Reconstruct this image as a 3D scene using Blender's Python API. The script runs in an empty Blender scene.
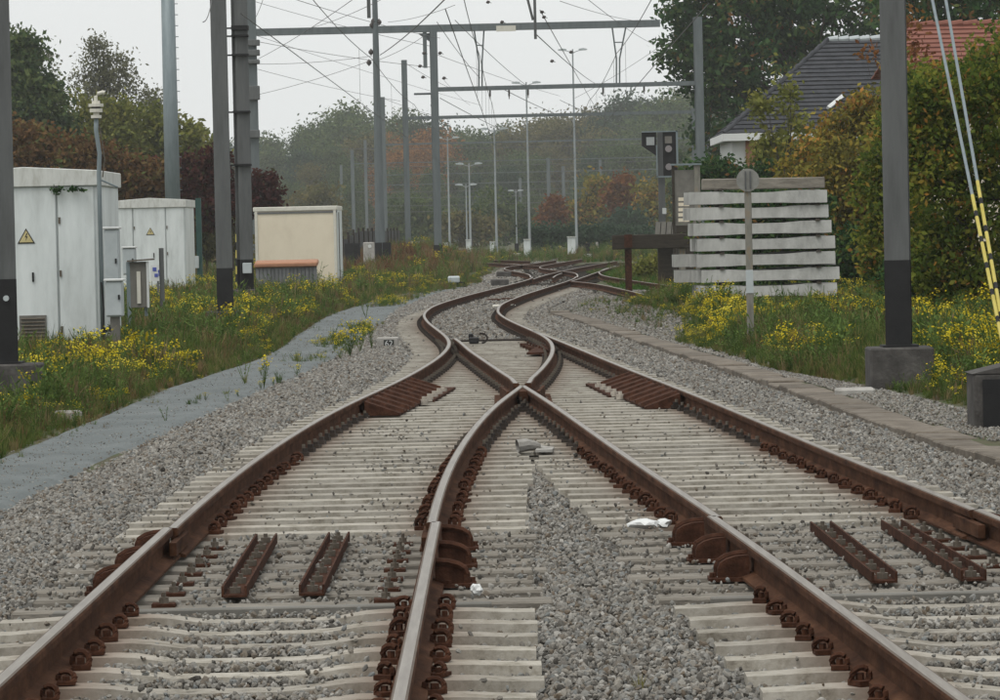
import bpy, bmesh, math, random
import numpy as np
from mathutils import Matrix, Vector
random.seed(7); rng = np.random.default_rng(7)
SC = bpy.context.scene
COL = SC.collection
R = math.radians

# ---------------------------------------------------------------- camera
F, H, HOR, ROLL = 4000.0, 1.69, 229.0, R(1.27)      # focal length in photo pixels, height above rail top, horizon row
_p = math.atan((350 - HOR) / F)
_f = np.array([0, math.cos(_p), -math.sin(_p)]); _u0 = np.array([0, math.sin(_p), math.cos(_p)]); _r0 = np.array([1., 0, 0])
_r = _r0 * math.cos(ROLL) - _u0 * math.sin(ROLL); _u = _u0 * math.cos(ROLL) + _r0 * math.sin(ROLL)
cd = bpy.data.cameras.new('camera'); cam = bpy.data.objects.new('camera', cd); COL.objects.link(cam)
cd.sensor_fit = 'HORIZONTAL'; cd.sensor_width = 36; cd.lens = 36 * F / 1000; cd.clip_start = .5; cd.clip_end = 4000
m = Matrix.Identity(4)
for i in range(3):
    m[i][0], m[i][1], m[i][2] = _r[i], _u[i], -_f[i]
m[2][3] = H
cam.matrix_world = m
SC.camera = cam

# ---------------------------------------------------------------- sky, sun, exposure
SKY_L = 9.4
w = bpy.data.worlds.new('World'); SC.world = w; w.use_nodes = True
nt = w.node_tree; nt.nodes.clear()
sky = nt.nodes.new('ShaderNodeTexSky'); sky.sky_type = 'NISHITA'; sky.sun_disc = False
sky.sun_elevation = R(63); sky.sun_rotation = R(215); sky.air_density = 2.0; sky.dust_density = 6.0
hs = nt.nodes.new('ShaderNodeHueSaturation'); hs.inputs['Saturation'].default_value = .25
mx = nt.nodes.new('ShaderNodeMix'); mx.data_type = 'RGBA'; mx.inputs[0].default_value = .9
mx.inputs[7].default_value = (SKY_L * .975, SKY_L * 1.0, SKY_L * .997, 1)      # even cloud layer over the sky
bg = nt.nodes.new('ShaderNodeBackground'); bg.inputs[1].default_value = .1
ow = nt.nodes.new('ShaderNodeOutputWorld')
nt.links.new(sky.outputs[0], hs.inputs['Color']); nt.links.new(hs.outputs[0], mx.inputs[6])
tcw = nt.nodes.new('ShaderNodeTexCoord'); nzw = nt.nodes.new('ShaderNodeTexNoise'); nzw.inputs['Scale'].default_value = 5; nzw.inputs['Detail'].default_value = 4
mrw = nt.nodes.new('ShaderNodeMapRange'); mrw.inputs['To Min'].default_value = .95; mrw.inputs['To Max'].default_value = 1.05
vmw = nt.nodes.new('ShaderNodeVectorMath'); vmw.operation = 'SCALE'
nt.links.new(tcw.outputs['Generated'], nzw.inputs['Vector']); nt.links.new(nzw.outputs[0], mrw.inputs[0]); nt.links.new(mx.outputs[2], vmw.inputs[0]); nt.links.new(mrw.outputs[0], vmw.inputs['Scale'])
nt.links.new(vmw.outputs[0], bg.inputs[0]); nt.links.new(bg.outputs[0], ow.inputs[0])
sl = bpy.data.lights.new('sun', 'SUN'); sl.energy = 1.4; sl.angle = R(35); sl.color = (1, .97, .92)
so = bpy.data.objects.new('sun', sl); COL.objects.link(so)
so.rotation_euler = (R(27), 0, R(-35)); so.location = (-20, -20, 40)
vs = SC.view_settings; vs.view_transform = 'Standard'; vs.look = 'None'; vs.exposure = 0.0; vs.gamma = 1
vs.use_curve_mapping = False
cy = SC.cycles
cy.use_denoising = True; cy.max_bounces = 6; cy.diffuse_bounces = 3; cy.glossy_bounces = 2; cy.transmission_bounces = 2
cy.volume_bounces = 1; cy.transparent_max_bounces = 6

# ---------------------------------------------------------------- pixel helpers (photo 1000x700)
def U(x, y, z=0.0):
    d = _f * F + _r * (x - 500) + _u * (350 - y); t = (z - H) / d[2]
    return Vector((d[0] * t, d[1] * t, z))
def D(x, y, Y):
    d = _f * F + _r * (x - 500) + _u * (350 - y); t = Y / d[1]
    return Vector((d[0] * t, Y, H + d[2] * t))

# ---------------------------------------------------------------- materials
def _nodes(name):
    mt = bpy.data.materials.new(name); mt.use_nodes = True
    n = mt.node_tree; b = n.nodes['Principled BSDF']; return mt, n, b
def ramp(n, fac, cols):
    r = n.nodes.new('ShaderNodeValToRGB'); e = r.color_ramp.elements
    while len(e) < len(cols): e.new(.5)
    for i, c in enumerate(cols):
        p, c = c if isinstance(c[1], (tuple, list)) else (i / max(1, len(cols) - 1), c)
        e[i].position = p; e[i].color = (*c, 1)
    n.links.new(fac, r.inputs[0]); return r.outputs[0]
def M(name, cols, scale=6, rough=.85, bump=0, bscale=60, metal=0, rnd=0, stretch=(1, 1, 1), detail=5, lo=.3, hi=.7, spec=.3, coord='Object'):
    mt, n, b = _nodes(name)
    tc = n.nodes.new('ShaderNodeTexCoord'); mp = n.nodes.new('ShaderNodeMapping'); mp.inputs['Scale'].default_value = stretch
    n.links.new(tc.outputs[coord], mp.inputs[0])
    nz = n.nodes.new('ShaderNodeTexNoise'); nz.inputs['Scale'].default_value = scale; nz.inputs['Detail'].default_value = detail
    nz.inputs['Roughness'].default_value = .65
    n.links.new(mp.outputs[0], nz.inputs['Vector'])
    k = len(cols); c = ramp(n, nz.outputs[0], [(lo + (hi - lo) * i / max(1, k - 1), cc) for i, cc in enumerate(cols)])
    if rnd:
        oi = n.nodes.new('ShaderNodeObjectInfo'); mr = n.nodes.new('ShaderNodeMapRange')
        mr.inputs['To Min'].default_value = 1 - rnd; mr.inputs['To Max'].default_value = 1 + rnd
        n.links.new(oi.outputs['Random'], mr.inputs[0])
        mm = n.nodes.new('ShaderNodeVectorMath'); mm.operation = 'SCALE'; n.links.new(c, mm.inputs[0]); n.links.new(mr.outputs[0], mm.inputs['Scale'])
        c = mm.outputs[0]
    n.links.new(c, b.inputs['Base Color'])
    b.inputs['Roughness'].default_value = rough; b.inputs['Metallic'].default_value = metal
    b.inputs['Specular IOR Level'].default_value = spec
    if bump:
        n2 = n.nodes.new('ShaderNodeTexNoise'); n2.inputs['Scale'].default_value = bscale; n2.inputs['Detail'].default_value = 4
        n.links.new(mp.outputs[0], n2.inputs['Vector'])
        bp = n.nodes.new('ShaderNodeBump'); bp.inputs['Strength'].default_value = bump; bp.inputs['Distance'].default_value = .02
        n.links.new(n2.outputs[0], bp.inputs['Height']); n.links.new(bp.outputs[0], b.inputs['Normal'])
    return mt
def MR(name, cols, rough=.9, spec=.2):                 # colour picked per instance
    mt, n, b = _nodes(name); oi = n.nodes.new('ShaderNodeObjectInfo')
    n.links.new(ramp(n, oi.outputs['Random'], cols), b.inputs['Base Color'])
    b.inputs['Roughness'].default_value = rough; b.inputs['Specular IOR Level'].default_value = spec; return mt
def ML(name, cols, trans=.3, inst=False):                     # leaves: colour from the 'tint' attribute
    mt = bpy.data.materials.new(name); mt.use_nodes = True; n = mt.node_tree; n.nodes.clear()
    if inst:
        src = n.nodes.new('ShaderNodeObjectInfo').outputs['Random']
    else:
        at = n.nodes.new('ShaderNodeAttribute'); at.attribute_name = 'tint'; src = at.outputs['Fac']
    c = ramp(n, src, cols)
    d = n.nodes.new('ShaderNodeBsdfDiffuse'); t = n.nodes.new('ShaderNodeBsdfTranslucent'); x = n.nodes.new('ShaderNodeMixShader')
    x.inputs[0].default_value = trans; o = n.nodes.new('ShaderNodeOutputMaterial')
    n.links.new(c, d.inputs[0]); n.links.new(c, t.inputs[0]); n.links.new(d.outputs[0], x.inputs[1]); n.links.new(t.outputs[0], x.inputs[2])
    n.links.new(x.outputs[0], o.inputs[0]); return mt
MT = {}
MT['rail_side'] = M('rail_side', [(.034, .016, .010), (.070, .033, .019), (.115, .056, .032)], 9, .95, .3, 50, stretch=(1, .35, 1), spec=.08)
MT['rail_top'] = M('rail_top', [(.12, .09, .066), (.185, .152, .118), (.26, .23, .19)], 5, .33, .05, 60, metal=.3, stretch=(6, .3, 1), spec=.5)
MT['rail_edge'] = M('rail_edge', [(.07, .05, .035), (.125, .095, .07)], 7, .6, .1, 60, stretch=(2, .4, 1), spec=.25)
MT['clip'] = M('clip', [(.036, .016, .010), (.095, .042, .025)], 30, .9, .2, 90, rnd=.25, spec=.1)
MT['bolt_dark'] = M('bolt_dark', [(.022, .018, .016), (.06, .045, .035)], 30, .7, rnd=.3)
MT['bolt_light'] = M('bolt_light', [(.34, .30, .25), (.5, .46, .4)], 30, .7)
MT['bolt_grey'] = M('bolt_grey', [(.075, .062, .048), (.17, .145, .115)], 30, .7)
MT['red_steel'] = M('red_steel', [(.030, .014, .009), (.058, .026, .016), (.10, .045, .028)], 14, .95, .3, 80, spec=.1)
MT['old_wood'] = M('old_wood', [(.13, .115, .095), (.22, .20, .17), (.30, .27, .23)], 7, .9, .5, 40, stretch=(.3, 4, 1))
MT['dark_wood'] = M('dark_wood', [(.022, .019, .015), (.055, .045, .034)], 7, .9, .4, 40, stretch=(.6, 3, 3))
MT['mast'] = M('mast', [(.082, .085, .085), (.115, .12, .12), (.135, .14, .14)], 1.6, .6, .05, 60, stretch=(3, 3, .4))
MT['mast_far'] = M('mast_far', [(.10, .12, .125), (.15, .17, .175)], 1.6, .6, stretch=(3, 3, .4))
MT['galv'] = M('galv', [(.17, .21, .225), (.24, .28, .295)], 2.5, .5, .05, 80, stretch=(3, 3, .5), metal=.2)
MT['lamp_pole'] = M('lamp_pole', [(.26, .29, .30), (.36, .39, .40)], 2, .5)
MT['black'] = M('black', [(.009, .009, .010), (.02, .02, .021)], 4, .7, .1)
MT['concrete'] = M('concrete', [(.04, .037, .034), (.075, .070, .066), (.12, .113, .105)], 3.5, .95, .5, 30)
MT['concrete_light'] = M('concrete_light', [(.22, .21, .19), (.36, .345, .32), (.45, .44, .41)], 3, .95, .4, 30, rnd=.12)
MT['white'] = M('white', [(.50, .53, .52), (.65, .69, .685), (.74, .78, .775)], 1.1, .6, .03, 30, stretch=(2, 2, .5))
MT['white_roof'] = M('white_roof', [(.42, .42, .38), (.58, .59, .56), (.66, .67, .64)], 4, .7, .05, 30, stretch=(2, 2, .6))
MT['white_trim'] = M('white_trim', [(.56, .58, .57), (.70, .71, .70)], 3, .6)
MT['beige'] = M('beige', [(.68, .60, .47), (.75, .67, .53), (.78, .70, .56)], 1.3, .7, .03, 30, stretch=(1, 1, .6))
MT['grey_plastic'] = M('grey_plastic', [(.40, .44, .45), (.50, .54, .55)], 3, .5)
MT['grey_board'] = M('grey_board', [(.13, .125, .11), (.20, .19, .17)], 4, .8)
MT['grey_plank'] = M('grey_plank', [(.13, .135, .14), (.20, .205, .21)], 4, .8, .2, 40, rnd=.2)
MT['orange'] = M('orange', [(.34, .16, .09), (.43, .22, .13)], 6, .7)
MT['yellow'] = M('yellow', [(.42, .35, .07), (.54, .46, .12)], 6, .6)
MT['sign_yellow'] = M('sign_yellow', [(.50, .42, .20), (.6, .52, .27)], 6, .6)
MT['sign_black'] = M('sign_black', [(.03, .03, .028), (.05, .05, .045)], 6, .6)
MT['blue'] = M('blue', [(.06, .08, .34), (.09, .12, .42)], 6, .6)
MT['green_paint'] = M('green_paint', [(.015, .05, .045), (.03, .08, .07)], 6, .6)
MT['slate'] = M('slate', [(.04, .042, .048), (.07, .072, .08)], 3, .8, spec=.15)
MT['house_white'] = M('house_white', [(.62, .63, .62), (.72, .73, .72)], 2, .8)
MT['red_tile'] = M('red_tile', [(.17, .065, .045), (.24, .095, .068)], 3, .8)
MT['wire'] = M('wire', [(.10, .10, .10), (.14, .14, .14)], 3, .6)
MT['insul'] = M('insul', [(.05, .042, .04), (.10, .085, .08)], 9, .4)
MT['bark'] = M('bark', [(.04, .034, .027), (.085, .07, .055)], 4, .95, .4, 20, stretch=(2, 2, .5))
MT['signal_lamp'] = M('signal_lamp', [(.22, .20, .20), (.30, .275, .28)], 9, .4)
MT['cream'] = M('cream', [(.58, .56, .49), (.68, .66, .59)], 5, .7)
MT['post_rust'] = M('post_rust', [(.16, .155, .13), (.23, .22, .19), (.26, .17, .08)], 3, .8, .2, 60, stretch=(4, 4, .8), lo=.35, hi=.72)
MT['disc_light'] = M('disc_light', [(.30, .32, .32), (.38, .40, .40)], 9, .7)
MT['disc_grey'] = M('disc_grey', [(.20, .20, .185), (.29, .29, .27)], 9, .8)
MT['stack'] = M('stack', [(.30, .30, .285), (.43, .43, .41), (.52, .52, .50)], 3, .95, .4, 30, rnd=.10, stretch=(1, 1, .4))
MT['stone'] = MR('stone', [(.06, .055, .048), (.175, .163, .145), (.235, .225, .205), (.27, .248, .213), (.19, .198, .195), (.145, .115, .085), (.245, .232, .208), (.37, .355, .325)], .92)
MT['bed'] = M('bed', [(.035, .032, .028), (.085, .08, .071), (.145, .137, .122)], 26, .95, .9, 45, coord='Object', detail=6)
MT['path'] = M('path', [(.105, .119, .119), (.142, .158, .158), (.185, .20, .20)], 1.3, .95, .6, 60, detail=9, lo=.25, hi=.75)
MT['kerb'] = M('kerb', [(.105, .088, .07), (.165, .14, .112), (.215, .19, .16)], 4, .95, .5, 40, rnd=.18)
MT['soil'] = M('soil', [(.045, .04, .022), (.075, .068, .036), (.06, .075, .03), (.11, .10, .07)], .9, .95, .6, 8, detail=8)
MT['plastic_white'] = M('plastic_white', [(.62, .63, .62), (.75, .76, .75)], 9, .5)
MT['leaf_dark'] = ML('leaf_dark', [(0, (0.014, 0.038, 0.014)), (.35, (0.032, 0.075, 0.026)), (.7, (0.061, 0.119, 0.038)), (.94, (0.109, 0.145, 0.043)), (1, (0.217, 0.116, 0.043))])
MT['leaf_hedge'] = ML('leaf_hedge', [(0, (.035, .062, .014)), (.35, (.10, .145, .026)), (.7, (.19, .215, .038)), (.92, (.33, .28, .05)), (1, (.34, .17, .04))], .45)
MT['leaf_autumn'] = ML('leaf_autumn', [(0, (0.076, 0.069, 0.022)), (.4, (0.162, 0.151, 0.035)), (.75, (0.281, 0.227, 0.043)), (1, (0.432, 0.216, 0.054))])
MT['leaf_yellowgreen'] = ML('leaf_yellowgreen', [(0, (0.091, 0.111, 0.029)), (.5, (0.172, 0.186, 0.044)), (1, (0.263, 0.252, 0.069))])
MT['leaf_brown'] = ML('leaf_brown', [(0, (0.066, 0.041, 0.019)), (.45, (0.156, 0.084, 0.038)), (.75, (0.180, 0.114, 0.048)), (1, (0.102, 0.126, 0.042))])
MT['leaf_red'] = ML('leaf_red', [(0, (.12, .040, .018)), (.6, (.19, .075, .026)), (1, (.22, .12, .035))])
MT['leaf_purple'] = ML('leaf_purple', [(0, (.028, .010, .012)), (.5, (.070, .022, .022)), (.85, (.10, .040, .03)), (1, (.06, .06, .025))])
MT['leaf_grey'] = ML('leaf_grey', [(0, (0.096, 0.101, 0.060)), (1, (0.185, 0.185, 0.109))], .35)
MT['leaf_wood'] = ML('leaf_wood', [(0, (0.029, 0.055, 0.023)), (.5, (0.075, 0.114, 0.044)), (1, (0.137, 0.169, 0.062))])
MT['leaf_wood_olive'] = ML('leaf_wood_olive', [(0, (0.058, 0.060, 0.023)), (.5, (0.124, 0.120, 0.047)), (1, (0.195, 0.156, 0.062))])
MT['leaf_wood_orange'] = ML('leaf_wood_orange', [(0, (0.099, 0.050, 0.018)), (.5, (0.242, 0.110, 0.033)), (1, (0.363, 0.176, 0.055))])
MT['leaf_wood_blue'] = ML('leaf_wood_blue', [(0, (0.020, 0.043, 0.027)), (1, (0.069, 0.110, 0.065))])
MT['grass'] = ML('grass', [(0, (0.046, 0.081, 0.021)), (.4, (0.086, 0.129, 0.032)), (.7, (0.132, 0.161, 0.044)), (.88, (0.196, 0.178, 0.069)), (1, (0.253, 0.207, 0.103))], .3, True)
MT['lawn'] = ML('lawn', [(0, (.045, .115, .018)), (1, (.075, .17, .028))], .3, True)
MT['dry'] = ML('dry', [(0, (0.105, 0.070, 0.035)), (.5, (0.175, 0.119, 0.056)), (1, (0.238, 0.182, 0.105))], .2, True)
MT['sorrel'] = ML('sorrel', [(0, (.10, .045, .025)), (.5, (.17, .085, .04)), (1, (.20, .13, .06))], .2, True)
MT['flower'] = ML('flower', [(0, (0.420, 0.330, 0.020)), (.6, (0.580, 0.470, 0.030)), (1, (0.660, 0.560, 0.070))], .25, True)
MT['weed_leaf'] = ML('weed_leaf', [(0, (0.066, 0.116, 0.034)), (1, (0.140, 0.198, 0.053))], .3, True)

def sleeper_mat():
    mt, n, b = _nodes('sleeper')
    at = n.nodes.new('ShaderNodeAttribute'); at.attribute_name = 'rust'
    tc = n.nodes.new('ShaderNodeTexCoord'); nz = n.nodes.new('ShaderNodeTexNoise'); nz.inputs['Scale'].default_value = 7; nz.inputs['Detail'].default_value = 10; nz.inputs['Roughness'].default_value = .75
    n.links.new(tc.outputs['Object'], nz.inputs['Vector'])
    c = ramp(n, nz.outputs[0], [(.30, (.13, .115, .09)), (.42, (.29, .27, .225)), (.54, (.40, .38, .33)), (.72, (.49, .47, .42))])
    oi = n.nodes.new('ShaderNodeObjectInfo'); mr = n.nodes.new('ShaderNodeMapRange'); mr.inputs['To Min'].default_value = .78; mr.inputs['To Max'].default_value = 1.12
    n.links.new(oi.outputs['Random'], mr.inputs[0]); sc = n.nodes.new('ShaderNodeVectorMath'); sc.operation = 'SCALE'
    n.links.new(c, sc.inputs[0]); n.links.new(mr.outputs[0], sc.inputs['Scale'])
    ml = n.nodes.new('ShaderNodeMath'); ml.operation = 'MULTIPLY'; n.links.new(at.outputs['Fac'], ml.inputs[0]); n.links.new(nz.outputs[0], ml.inputs[1])
    x = n.nodes.new('ShaderNodeMix'); x.data_type = 'RGBA'; n.links.new(ml.outputs[0], x.inputs[0]); n.links.new(sc.outputs[0], x.inputs[6]); x.inputs[7].default_value = (.19, .12, .085, 1)
    n.links.new(x.outputs[2], b.inputs['Base Color']); b.inputs['Roughness'].default_value = .95; b.inputs['Specular IOR Level'].default_value = .2
    n2 = n.nodes.new('ShaderNodeTexNoise'); n2.inputs['Scale'].default_value = 45; n.links.new(tc.outputs['Object'], n2.inputs['Vector'])
    bp = n.nodes.new('ShaderNodeBump'); bp.inputs['Strength'].default_value = .3; bp.inputs['Distance'].default_value = .01
    n.links.new(n2.outputs[0], bp.inputs['Height']); n.links.new(bp.outputs[0], b.inputs['Normal']); return mt
MT['sleeper'] = sleeper_mat()

# ---------------------------------------------------------------- mesh builder
class MB:
    def __init__(s): s.v = []; s.f = []; s.m = []
    def add(s, vs, fs, mi=0):
        o = len(s.v); s.v += [tuple(v) for v in vs]; s.f += [tuple(i + o for i in f) for f in fs]; s.m += [mi] * len(fs); return s
    def box(s, c, d, rz=0, mi=0, rx=0, ry=0, taper=1.0):
        x, y, z = d[0] / 2, d[1] / 2, d[2] / 2
        vs = [Vector((sx * x * (taper if sz > 0 else 1), sy * y * (taper if sz > 0 else 1), sz * z)) for sz in (-1, 1) for sx, sy in ((-1, -1), (1, -1), (1, 1), (-1, 1))]
        mm = Matrix.Translation(c) @ Matrix.Rotation(rz, 4, 'Z') @ Matrix.Rotation(ry, 4, 'Y') @ Matrix.Rotation(rx, 4, 'X')
        return s.add([mm @ v for v in vs], [(3, 2, 1, 0), (4, 5, 6, 7), (0, 1, 5, 4), (1, 2, 6, 5), (2, 3, 7, 6), (3, 0, 4, 7)], mi)
    def prism(s, poly, axis0, axis1, extr, org=(0, 0, 0), mi=0):           # 2-D polygon in axis0/axis1, extruded by vector
        a0, a1, e, o = Vector(axis0), Vector(axis1), Vector(extr), Vector(org); n = len(poly)
        vs = [o + a0 * p[0] + a1 * p[1] for p in poly] + [o + a0 * p[0] + a1 * p[1] + e for p in poly]
        return s.add(vs, [tuple(range(n))[::-1], tuple(range(n, 2 * n))] + [(i, (i + 1) % n, n + (i + 1) % n, n + i) for i in range(n)], mi)
    def tube(s, path, r, n=8, mi=0, caps=True):
        P = [Vector(p) for p in path]; rs = r if isinstance(r, (list, tuple)) else [r] * len(P); vs = []; fs = []
        for i, p in enumerate(P):
            t = (P[min(i + 1, len(P) - 1)] - P[max(i - 1, 0)])
            t = t.normalized() if t.length > 1e-9 else Vector((0, 0, 1))
            a = t.cross(Vector((0, 0, 1)) if abs(t.z) < .9 else Vector((1, 0, 0))).normalized(); b = t.cross(a)
            vs += [p + (a * math.cos(2 * math.pi * k / n) + b * math.sin(2 * math.pi * k / n)) * rs[i] for k in range(n)]
        for i in range(len(P) - 1):
            fs += [(i * n + k, i * n + (k + 1) % n, (i + 1) * n + (k + 1) % n, (i + 1) * n + k) for k in range(n)]
        if caps: fs += [tuple(range(n)), tuple(range((len(P) - 1) * n, len(P) * n))[::-1]]
        return s.add(vs, fs, mi)
    def build(s, name, mats, parent=None, smooth=False, bevel=0):
        me = bpy.data.meshes.new(name); me.from_pydata(s.v, [], s.f)
        for k in (mats if isinstance(mats, (list, tuple)) else [mats]): me.materials.append(MT[k])
        me.polygons.foreach_set('material_index', s.m)
        bm = bmesh.new(); bm.from_mesh(me); bmesh.ops.recalc_face_normals(bm, faces=bm.faces)
        if bevel:
            bmesh.ops.bevel(bm, geom=list(bm.edges), offset=bevel, segments=1, affect='EDGES', clamp_overlap=True)
        bm.to_mesh(me); bm.free()
        if smooth: me.polygons.foreach_set('use_smooth', [True] * len(me.polygons))
        o = bpy.data.objects.new(name, me); COL.objects.link(o)
        if parent: o.parent = parent
        return o
def tag(o, label=None, cat=None, group=None, kind=None):
    if label: o['label'] = label
    if cat: o['category'] = cat
    if group: o['group'] = group
    if kind: o['kind'] = kind
    return o
def thing(name, label, cat, group=None, loc=(0, 0, 0), rz=0):
    o = bpy.data.objects.new(name, None); COL.objects.link(o); o.location = loc; o.rotation_euler = (0, 0, rz); o.empty_display_size = .2
    return tag(o, label, cat, group)
def inst(name, me, parent, loc, rz=0, scale=(1, 1, 1)):
    o = bpy.data.objects.new(name, me); COL.objects.link(o); o.parent = parent; o.location = loc; o.rotation_euler = (0, 0, rz); o.scale = scale; return o
def proto(mb, name, mats, smooth=False, bevel=0):       # mesh data only
    o = mb.build(name, mats, None, smooth, bevel); me = o.data; bpy.data.objects.remove(o); return me
def scatter(name, pts, rot, scl, idx, protos, label, cat, kind='stuff'):
    me = bpy.data.meshes.new(name); n = len(pts); me.vertices.add(n); me.vertices.foreach_set('co', np.asarray(pts, dtype=np.float32).ravel())
    for an, ty, arr, fld in (('rot', 'FLOAT_VECTOR', rot, 'vector'), ('scl', 'FLOAT_VECTOR', scl, 'vector'), ('idx', 'INT', idx, 'value')):
        a = me.attributes.new(an, ty, 'POINT'); a.data.foreach_set(fld, np.asarray(arr, dtype=np.int32 if ty == 'INT' else np.float32).ravel())
    o = bpy.data.objects.new(name, me); COL.objects.link(o); tag(o, label, cat, kind=kind)
    c = bpy.data.collections.new(name + '_kinds')
    for i, (pm) in enumerate(protos):
        po = bpy.data.objects.new('%s_kind_%02d' % (name, i), pm); c.objects.link(po)
    g = bpy.data.node_groups.new(name, 'GeometryNodeTree')
    g.interface.new_socket('Geometry', in_out='INPUT', socket_type='NodeSocketGeometry'); g.interface.new_socket('Geometry', in_out='OUTPUT', socket_type='NodeSocketGeometry')
    N = g.nodes.new; gi, go, io, ci = N('NodeGroupInput'), N('NodeGroupOutput'), N('GeometryNodeInstanceOnPoints'), N('GeometryNodeCollectionInfo')
    ci.inputs['Collection'].default_value = c; ci.inputs['Separate Children'].default_value = True; ci.inputs['Reset Children'].default_value = True
    def attr(nm, ty):
        a = N('GeometryNodeInputNamedAttribute'); a.data_type = ty; a.inputs['Name'].default_value = nm
        return [s for s in a.outputs if s.enabled and s.name == 'Attribute'][0]
    e2 = N('FunctionNodeEulerToRotation'); L = g.links.new
    L(attr('rot', 'FLOAT_VECTOR'), e2.inputs[0]); L(e2.outputs[0], io.inputs['Rotation']); L(attr('scl', 'FLOAT_VECTOR'), io.inputs['Scale'])
    L(attr('idx', 'INT'), io.inputs['Instance Index']); io.inputs['Pick Instance'].default_value = True
    L(gi.outputs[0], io.inputs['Points']); L(ci.outputs[0], io.inputs['Instance']); L(io.outputs[0], go.inputs[0])
    md = o.modifiers.new('scatter', 'NODES'); md.node_group = g
    return o

# ---------------------------------------------------------------- lines on the ground (X as a function of Y)
YG = np.arange(4, 340, .25)
def line(pts, sig=2.5):
    p = np.array(pts); x = np.interp(YG, p[:, 1], p[:, 0]); k = np.arange(-40, 41) * .25; g = np.exp(-.5 * (k / sig) ** 2); g /= g.sum()
    return np.convolve(np.pad(x, 40, mode='edge'), g, 'valid')
cA = line([(-1.165, 4), (-1.17, 20), (-1.175, 24), (-1.165, 27), (-1.09, 31), (-.975, 34.7), (-.80, 39), (-.53, 42.8), (-.315, 46.6), (-.055, 53), (.035, 58.4), (-.015, 62),
           (-.225, 66.5), (-.585, 74), (-.80, 81), (-.77, 87), (-.68, 91), (-.33, 98), (-.10, 102.5), (.57, 113), (1.22, 123), (1.75, 132), (2.0, 140)])
cB = line([(2.80, 4), (2.38, 14), (2.03, 22.5), (1.71, 28.4), (1.53, 32.3), (1.20, 39.4), (.785, 46.8), (.255, 57.5), (.05, 61.6), (-.19, 66), (-.585, 74), (-.80, 81), (-.8, 340)], 2.5)
cB = np.where(YG > 72, cA, cB); cB = np.convolve(np.pad(cB, 8, mode='edge'), np.ones(17) / 17, 'valid')
BL = line([(-3.75, 4), (-3.75, 28), (-3.48, 38), (-3.1, 50), (-2.75, 58), (-2.55, 65), (-2.55, 81), (-2.6, 102), (-1.9, 128), (-.9, 140), (-.7, 150), (-.9, 165), (-.2, 180), (.8, 220), (.8, 340)], 3)
PL = line([(-4.7, 4), (-4.55, 36), (-4.38, 47), (-4.4, 51), (-4.0, 59), (-3.75, 65), (-3.95, 80), (-4.1, 97), (-3.7, 109), (-2.9, 128), (-1.6, 142), (-1.0, 150), (-1.2, 165), (-.5, 180), (.5, 220), (.5, 340)], 2)
KF = line([(5.2, 4), (4.35, 22), (3.84, 30.8), (3.66, 33.6), (3.45, 39), (3.24, 45), (2.76, 55.2), (2.28, 65), (2.08, 69.6), (1.82, 76), (1.47, 83), (1.06, 90.4), (1.4, 100), (3, 120), (5, 340)], 2)
def at(c, y): return np.interp(y, YG, c)
def sm(e0, e1, x):
    t = np.clip((x - e0) / (e1 - e0), 0, 1); return t * t * (3 - 2 * t)
def gz(x, y):                                          # height of the open ground
    x = np.asarray(x, float); y = np.asarray(y, float)
    k = at(KF, y); right = sm(-.1, .3, x - k)
    z = -.31 + right * .10
    z = z + .20 * sm(.7, 2.6, x - k) * (1 - sm(94, 106, y)) + .0
    mid = (x > at(BL, y) + .1) & (x < k - .1)
    z = np.where(mid & (y < 260), -.37, z)
    z = z + .6 * sm(190, 225, y) * sm(-2, -5, x) * (1 - sm(300, 330, y)) * (1 - sm(-30, -60, x))
    return z + .03 * np.sin(x * 1.7 + y * .31) * np.sin(y * .23 - x * .6) * (1 - mid)

def sheet(name, xs, ys, zf, mat, xf=None):
    vs = []; fs = []; nx = len(xs)
    for y in ys:
        for x in xs:
            X = xf(x, y) if xf else x
            vs.append((X, y, float(zf(X, y))))
    for j in range(len(ys) - 1):
        for i in range(nx - 1): fs.append((j * nx + i, j * nx + i + 1, (j + 1) * nx + i + 1, (j + 1) * nx + i))
    me = bpy.data.meshes.new(name); me.from_pydata(vs, [], fs); me.materials.append(MT[mat]); me.polygons.foreach_set('use_smooth', [True] * len(fs))
    o = bpy.data.objects.new(name, me); COL.objects.link(o); o['kind'] = 'structure'; return o
_gx = np.unique(np.concatenate([np.linspace(-330, -30, 16), np.linspace(-30, -8, 23), np.linspace(-8, 14, 89), np.linspace(14, 60, 24), np.linspace(60, 330, 14)]))
_gy = np.unique(np.concatenate([np.linspace(-30, 10, 9), np.linspace(10, 130, 121), np.linspace(130, 340, 71), np.linspace(340, 1000, 30)]))
XX, YY = np.meshgrid(_gx, _gy); ZZ = gz(XX, YY)
_zi = {(round(float(a), 4), round(float(b), 4)): float(c) for a, b, c in zip(XX.ravel(), YY.ravel(), ZZ.ravel())}
g_o = sheet('ground', _gx, _gy, lambda x, y: _zi[(round(float(x), 4), round(float(y), 4))], 'soil')
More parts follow.
